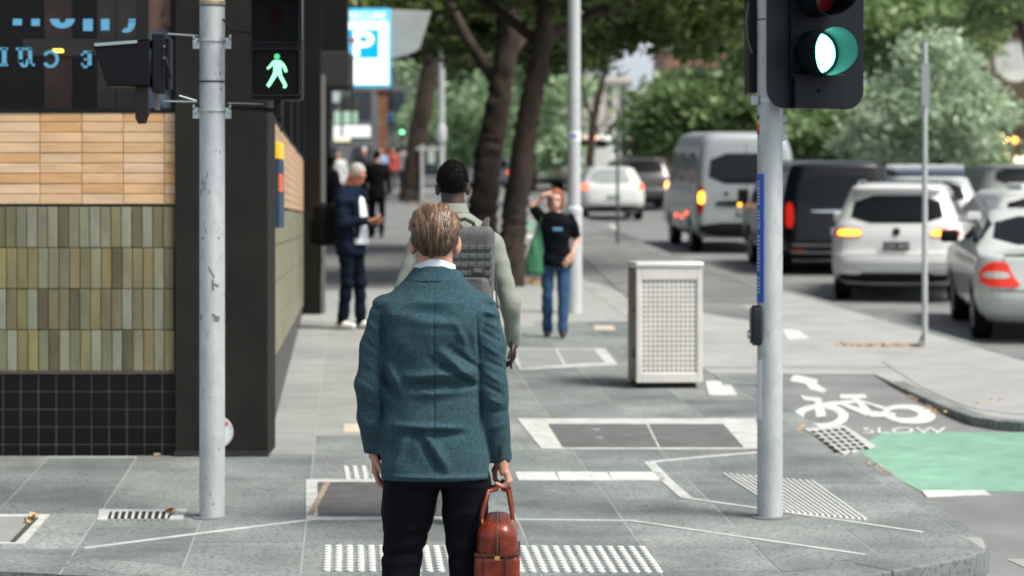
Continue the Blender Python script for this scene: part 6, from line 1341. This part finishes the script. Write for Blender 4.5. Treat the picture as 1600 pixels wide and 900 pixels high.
# ---------------------------------------------------------------- brown leather bag in his hand
BD = 8.98; qb_ = F/BD
def lx_(x): return (x-800)/qb_
def lz_(y): return CZ-(y-HY)/qb_
bag = thing('leather_bag', 'glossy brown leather briefcase bag held in the hand of the man in teal', 'bag', (lx_(777), BD, lz_(808)-.33))
m_lea = M('brown_leather', (.085,.010,.004), .32, var=.55, vs=7, bump=.3, bs=40, coat=.2, spec=.35, col2=(.24,.036,.009)); m_lead = M('dark_leather', (.06,.013,.006), .35, coat=.3, var=.3, vs=20); m_gold = M('brass', (.75,.5,.14), .25, metal=.9)
ctop = .33; y0b = .0
def bmod(d, X, Y, Z): return d-.0012*np.sin(X*60+3*np.sin(Z*22))*np.sin(Z*48+Y*20)
sdf_obj('body', [(blend([rbox((0,.16,.205), (.148,.362,.25), .058)], .01, bmod), .005)], m_lea, bag)
rim = lz_(858)-(lz_(808)-.33)
sdf_obj('lower_case', [(blend([rbox((0,.16,rim/2), (.168,.378,rim), .026)], .01, bmod), .005)], m_lea, bag)
b = MB(); pts = rrect(.171,.381,.032,6); o1 = [(x, y+.16, rim-.008) for x, y in pts]; b.prism(o1, (0,0,.009)); b.build('rim_binding', m_lead, bag, smooth=True)
zp = [(0,-.0225,rim+.004),(0,-.023,.24),(0,-.020,.275),(0,-.007,.308),(0,.02,.327),(0,.06,.3315),(0,.26,.3315),(0,.30,.327)]
b = MB(); b.tube(zp, .0045, 6, flat=(.5,1.6)); b.build('zip', M('zip_grey', (.16,.12,.09), .4, metal=.6), bag, smooth=True)
for xx in (-.011, .011): b = MB(); b.tube([(xx, y, z) for _, y, z in zp], .003, 6); b.build('zip_binding', m_lead, bag, smooth=True)
b = MB(); b.box((.0,-.041,rim-.012), (.02,.008,.016)); b.build('zip_pull', m_gold, bag, bevel=.003)
for xx in (-.046,.032): b = MB(); b.box((xx,-.0335,rim/2), (.007,.006,rim*.92)); b.build('seam', m_lead, bag, bevel=.002)
hz_ = lz_(752)-(lz_(808)-.33); hx_ = lx_(781)-lx_(777)
for sd_ in (-1, 1):
    for yy in (.06, .26):
        b = MB(); b.tube([(sd_*.052, yy, .292), (sd_*.054, yy+.0, .31)], .012, 10, flat=(.4,1.2)); b.build('handle_tab', m_lead, bag)
        b = MB(); ring = [(sd_*.055, yy+.014*math.cos(t), .316+.014*math.sin(t)) for t in np.linspace(0, 6.283, 17)]; b.tube(ring, .0032, 6, cap=False); b.build('handle_ring', m_gold, bag, smooth=True)
    hp_ = [(sd_*.058,.06,.325),(sd_*.054,.062,.36),(sd_*.038+hx_*.4,.085,.43),(hx_+sd_*.014,.125,hz_-.03),(hx_+sd_*.010,.15,hz_-.008),(hx_+sd_*.010,.175,hz_-.006),(hx_+sd_*.012,.20,hz_-.03),(sd_*.038+hx_*.4,.235,.43),(sd_*.054,.258,.36),(sd_*.058,.26,.325)]
    hp_ = [(x, y-.16+.035 if False else y, z) for x, y, z in hp_]
    b = MB(); b.tube(hp_, [.0075,.009,.0095,.0095,.009,.009,.0095,.0095,.009,.0075], 10); b.build('handle', m_lea, bag, smooth=True)
bag.location.y = SD+.022-.1625
# ---------------------------------------------------------------- man with the backpack
BPD = 13.2; qq = F/BPD; g0 = fz(BPD); bl_ = lambda x: (x-712)/qq; bzz = lambda y: CZ-(y-HY)/qq-g0
m_sage = fabric('sage_cotton', (.19,.22,.185), (.28,.31,.265), sc=260, bump=.12, sheen=.1)
bp, J, at = person('person', 'tall man in a sage green shirt with a grey backpack, seen from behind', ((712-800)/qq, BPD, g0), 0, 1.99, dict(shR=(.205,0,bzz(381)), elR=(.295,-.05,bzz(475)), wrR=(.315,.06,bzz(533)), shL=(-.200,0,bzz(381)), elL=(-.285,-.07,bzz(455)), wrL=(-.23,.10,bzz(520)), head=(bl_(707),.03,bzz(289)), fR=(0,.15,-1), nR=(1,0,0), cR=.75, ankL=(-.17,.05,.10), ankR=(.085,-.05,.10), kneeL=(-.15,.03,.55), kneeR=(.09,.03,.55)), skin=sk_dark, top=m_sage, bottom=M('khaki_grey', (.08,.08,.075), .8, var=.2), shoes=M('shoe_dark', (.02,.02,.02), .5), hair=M('black_hair', (.006,.0055,.0055), .8, spec=.15, bump=.6, bs=220), res=.009, w_=1.02, tk=.7, arm=.86)
V2 = []
for i in range(6000):
    d3 = rng.normal(size=3); d3 /= np.linalg.norm(d3)
    if d3[1] > .55+.5*d3[2] or d3[2] < -.55-.0*d3[1] or (d3[2] < -.1 and abs(d3[0]) > .72): continue
    p0 = np.array((0,-.012,.024))+d3*np.array((.080,.101,.103)); p1 = p0+d3*rng.uniform(.004,.010)+rng.normal(size=3)*.003; sd3 = np.cross(d3, rng.normal(size=3)); sd3 /= np.linalg.norm(sd3)+1e-9
    V2 += [at(*(p0-sd3*.0016)), at(*(p0+sd3*.0016)), at(*p1)]
fz2 = obj('hair_curls', nmesh('hair_curls', np.array(V2), np.arange(len(V2)).reshape(-1, 3)), M('black_hair'), [c_ for c_ in bp.children if c_.name.startswith('hair')][0]); fz2['kind'] = 'stuff'
b = MB(); b.tube([at(.079,-.02,.012), at(.083,.05,.014), at(.07,.1,.012)], .0028, 6); b.build('glasses', m_zinc, bp)
sdf_obj('shirt_collar', [(blend([stack([(bzz(334),.095,.09,bl_(707),.0),(bzz(318),.075,.078,bl_(707),.01)])], .01, lambda d, X, Y, Z: np.maximum(d, -(d+.010))), .006)], m_sage, bp)
ph_ = thing('phone', 'black smartphone in the hand of the man with the backpack', 'phone', ((800-800)/qq, BPD+.02, CZ-(572-HY)/qq))
b = MB(); pr_ = rrect(.012,.15,.005,4); b.prism([(x-.004, -.035, z+.06) for x, z in pr_], (0,.072,0)); b.build('case', m_blackg, ph_, bevel=.003); b = MB(); b.box((-.0112,0,.06), (.001,.062,.132)); b.build('screen', M('screen_glass', (.03,.04,.06), .05), ph_)
pk_ = thing('backpack', 'grey backpack with webbing rows worn by the man in sage green', 'backpack', ((712-800)/qq, BPD, g0+bzz(545)))
m_pack = fabric('pack_grey', (.075,.08,.08), (.14,.15,.145), sc=300, bump=.2, sheen=.05); m_packd = M('pack_dark', (.03,.03,.032), .6); zb2 = pk_.location.z-g0
bxc = bl_(727)
sdf_obj('main_bag', [(blend([rbox((bxc,-.235,bzz(448)-zb2), (.325,.19,(545-356)/qq), .05), rbox((bxc,-.33,bzz(480)-zb2), (.27,.09,.34), .035)], .015, lambda d, X, Y, Z: d-.0015*np.sin(Z*40+X*9)), .007)], m_pack, pk_)
for y in (386,399,412,425,438):
    for k in range(7):
        b = MB(); b.box((bxc-.13+k*.0433,-.335 if y > 415 else -.332,bzz(y)-zb2), (.040,.014,.026)); b.build('webbing_loop', m_pack, pk_, bevel=.004)
b = MB(); b.box((bxc+.075,-.385,bzz(420)-zb2), (.075,.012,.05)); b.build('badge_patch', m_packd, pk_, bevel=.004); b = MB(); b.box((bxc+.075,-.393,bzz(420)-zb2), (.045,.004,.022)); b.build('badge_mark', M('badge_grey', (.12,.12,.12), .5), pk_)
b = MB(); b.tube([(bxc-.06,-.17,bzz(358)-zb2),(bxc-.05,-.18,bzz(346)-zb2),(bxc+.0,-.18,bzz(342)-zb2),(bxc+.045,-.18,bzz(348)-zb2),(bxc+.06,-.17,bzz(360)-zb2)], .011, 8); b.build('top_handle', m_packd, pk_, smooth=True)
for sd_ in (-1, 1):
    b = MB(); b.tube([(bxc+sd_*.10,-.15,bzz(368)-zb2),(bxc+sd_*.105,-.145,bzz(360)-zb2),(bxc+sd_*.11-.0,-.095,bzz(347)-zb2),(bxc+sd_*.105,.02,bzz(346)-zb2),(bxc+sd_*.11,.12,bzz(362)-zb2),(bxc+sd_*.13,.15,bzz(420)-zb2),(bxc+sd_*.17,.05,bzz(480)-zb2)], .034, 10, flat=(.28,1), up=(0,0,1)); b.build('shoulder_strap', m_pack, pk_, smooth=True)
    b = MB(); b.tube([(bxc+sd_*.162,-.27,bzz(410)-zb2),(bxc+sd_*.168,-.28,bzz(450)-zb2),(bxc+sd_*.16,-.29,bzz(470)-zb2)], .010, 8); b.build('side_buckle', m_packd, pk_, smooth=True)
b = MB(); b.tube([(bxc+.158,-.30,bzz(452)-zb2),(bxc+.160,-.30,bzz(470)-zb2)], .006, 6); b.build('zip_cord', M('sign_white'), pk_)
# ---------------------------------------------------------------- man looking at his phone
pp = on(541, 514); d = pp.y; qq = F/d; m_navy = M('navy_suit', (.005,.011,.028), .8, spec=.12, var=.2, vs=8, bump=.1, bs=30); m_grey_h = M('grey_hair', (.42,.40,.38), .7, var=.3, vs=60, bump=.5, bs=200); m_sneak = M('white_sneaker', (.72,.72,.70), .6)
pm, J, at = person('person', 'grey haired man in a navy suit and white sneakers looking down at his phone', ((548-800)/qq, d, fz(d)), R(-118), 1.84, dict(elR=(.22,.02,1.17), wrR=(.075,.26,1.19), elL=(-.22,.02,1.17), wrL=(-.04,.28,1.16), fR=(-.45,.9,.1), nR=(0,.15,-1), fL=(.45,.9,.1), nL=(0,.2,-1), cR=.7, cL=.6, head=(0,.075,1.70), ankL=(-.10,.07,.095), ankR=(.10,-.05,.095), kneeL=(-.10,.05,.51)), skin=sk_red, top=m_navy, bottom=M('navy_trouser', (.004,.008,.018), .85, spec=.1, var=.2), shoes=m_sneak, hair=m_grey_h, head=(0,-.55), res=.011, hem=.78, tk=1.3)
sdf_obj('white_shirt', [(blend([stack([(.93,.115,.06,.01,.135),(1.05,.11,.06,.01,.132),(1.25,.10,.06,.01,.130),(1.42,.08,.06,.005,.10),(1.52,.06,.055,0,.03),(1.56,.058,.055,0,.02)])], .01), .01)], m_shirtw, pm)
for sd_ in (-1, 1): b = MB(); b.tube([(sd_*.055,.10,1.53),(sd_*.12,.150,1.40),(sd_*.125,.17,1.2),(sd_*.13,.16,1.0)], .03, 8, flat=(.25,1)); b.build('lapel', m_navy, pm, smooth=True)
rot = Matrix.Rotation(R(-118), 3, 'Z'); hp3 = rot @ Vector((.01,.37,1.20)); q3 = thing('phone', 'dark phone in the hands of the man in navy', 'phone', Vector(pm.location)+hp3, rotz=R(-118)); b = MB(); b.box((0,0,0), (.072,.145,.010), Matrix.Rotation(R(35), 3, 'X')); b.build('case', m_blackg, q3, bevel=.003); b = MB(); b.box((0,-.004,.0055), (.062,.132,.002), Matrix.Rotation(R(35), 3, 'X')); b.build('screen', M('screen_glass'), q3)
bk = thing('shoulder_bag', 'black backpack hanging behind the man in the navy suit', 'backpack', Vector(pm.location)+rot @ Vector((.02,-.30,.85)), rotz=R(-118)); m_bk = M('black_nylon', (.007,.0065,.007), .8, spec=.15, var=.3, vs=10, bump=.2, bs=40)
sdf_obj('main_bag', [(blend([rbox((.02,.0,.30), (.32,.19,.48), .07), rbox((.02,-.09,.22), (.26,.10,.28), .04)], .02), .012)], m_bk, bk)
b = MB(); b.tube([(.10,.07,.50),(.12,.20,.66),(.12,.30,.69),(.11,.38,.60)], .03, 8, flat=(.25,1)); b.build('shoulder_strap', m_bk, bk, smooth=True); b = MB(); b.tube([(-.02,-.10,.08),(-.03,-.10,-.08),(-.02,-.10,-.26)], .014, 6, flat=(.4,1)); b.build('loose_strap', m_bk, bk); b = MB(); b.box((.0,-.145,.20), (.10,.012,.16)); b.build('brown_patch', M('brown_patch', (.12,.04,.03), .7), bk, bevel=.004)
# ---------------------------------------------------------------- woman with the green bag
pp = on(869, 527); d = pp.y; qq = F/d; m_tee = M('navy_tee', (.004,.005,.008), .85, spec=.1, var=.2, vs=8); m_jean = M('blue_jeans', (.015,.065,.16), .8, var=.3, vs=7, bump=.1, bs=60)
s0 = 1.55/1.75
wm, J, at = person('person', 'woman in a black tee and blue jeans with one arm raised to her head', ((868-800)/qq, d, fz(d)), R(180), 1.56, dict(shR=(.15,0,1.26), elR=(.245,.03,1.38), wrR=(.11,.06,1.50), fR=(-.6,-.1,.25), nR=(.2,.3,.9), elL=(-.225,-.04,1.03), wrL=(-.165,.10,.86), fL=(.55,.3,-.8), nL=(-.6,.8,.2), ankR=(.085,-.10,.085), kneeR=(.085,.03,.44), ankL=(-.075,.10,.085), kneeL=(-.08,.05,.44)), skin=skinmat('skin_pale', (.60,.36,.27)), top=m_tee, bottom=m_jean, shoes=M('shoe_dark'), hair=M('auburn_hair', (.26,.075,.028), .5, var=.4, vs=30, bump=.5, bs=120), head=(-.1,-.05), res=.010, sleeve='short', hairstyle='bob', hem=.84, w_=.98)
b = MB(); b.box((-.02,.150,1.14), (.10,.012,.035)); b.build('chest_print', M('print_blue', (.10,.30,.45), .7), wm, bevel=.004)
tb = thing('tote_bag', 'green cloth tote bag hanging from the shoulder of the woman', 'tote bag', (wm.location.x-.20, wm.location.y-.02, wm.location.z+.66)); m_tote = M('green_cloth', (.045,.21,.105), .8, var=.2, vs=7, bump=.15, bs=30)
sdf_obj('bag', [(blend([stack([(0,.09,.07,-.015,0),(.03,.108,.085,-.015,0),(.15,.105,.08,-.01,0),(.3,.08,.06,.005,0),(.42,.05,.035,.02,0),(.54,.03,.02,.035,0)], 2.3)], .01, lambda dd, X, Y, Z: dd-.004*np.sin(X*60+Z*12)*np.clip(Z*3, 0, 1)), .009)], m_tote, tb)
for yy in (-.03, .03): b = MB(); b.tube([(.03,yy,.5),(.05,yy*1.6,.60),(.065,yy*.3,.635),(.07,-yy,.58)], .012, 6, flat=(.4,1)); b.build('strap', m_tote, tb, smooth=True)
# ---------------------------------------------------------------- others
bk_ = M('black_cloth', (.006,.006,.008), .85, spec=.1); dk = M('dark_cloth', (.03,.032,.04), .8)
def walker(label, x, yf, H, yaw, top, bottom, hair, skin=sk_fair, ab=(FA, FB), res=.02):
    p = on(x, yf, *ab); return person('person', label, (p.x, p.y, ab[0]+ab[1]*p.y), yaw, H, dict(ankR=(.10,-.16,.10), ankL=(-.10,.16,.10), kneeL=(-.10,.10,.50), kneeR=(.10,.02,.48)), skin=skin, top=top, bottom=bottom, shoes=M('shoe_dark'), hair=hair, res=res, details=False)
hb_ = M('black_hair'); hbr = M('brown_hair', (.06,.035,.02), .7); hwh = M('white_hair', (.6,.6,.58), .7)
walker('person all in black walking just behind the man in navy', 589, 372, 1.84, 0, bk_, bk_, hb_, res=.014)
walker('dark clothed person standing close to the black shopfront wall', 517, 384, 1.74, R(60), bk_, bk_, hb_, sk_dark, res=.014)
walker('person in a light blue shirt up the street behind the grey haired man', 594, 318, 1.78, R(180), M('lightblue_shirt', (.25,.38,.58), .8), dk, hbr)
walker('person in a white top deep in the crowd on the left', 528, 330, 1.7, R(180), M('white_top', (.6,.62,.62), .8), dk, hbr)
walker('person in red far up the footpath beside the parking sign', 613, 300, 1.7, R(180), M('red_top', (.45,.07,.05), .8), dk, hbr)
walker('person in grey far up the footpath under the green light', 630, 298, 1.75, 0, M('grey_top', (.25,.27,.28), .8), dk, hb_)
walker('white haired person in the crowd above the grey haired man', 569, 322, 1.8, R(160), dk, dk, hwh)
walker('person in orange on the far side of the road', 1538, 338, 1.75, R(170), M('orange_top', (.55,.16,.04), .8), dk, hbr, ab=(RA, RB)); walker('person in blue on the far side of the road', 1553, 336, 1.75, R(10), M('blue_top', (.04,.16,.42), .8), dk, hbr, ab=(RA, RB)); walker('person in yellow on the far side of the road', 1545, 345, 1.7, R(190), M('yellow_top', (.5,.42,.10), .8), dk, hb_, ab=(RA, RB)); walker('person in pale clothes on the far side of the road', 1570, 340, 1.75, R(190), M('white_top'), dk, hb_, ab=(RA, RB))
d = 16.42; qq = F/d
wi, J, at = person('person', 'balding man inside the dark shop window beside the hooded signal', ((248-800)/qq, d, 1.402), R(-75), CZ+(345+14)/qq-1.402, skin=skinmat('skin_window', (.72,.33,.23)), top=M('paleblue_shirt', (.45,.55,.72), .7), bottom=dk, shoes=M('shoe_dark'), hair=None, head=(0,-.15), res=.012)
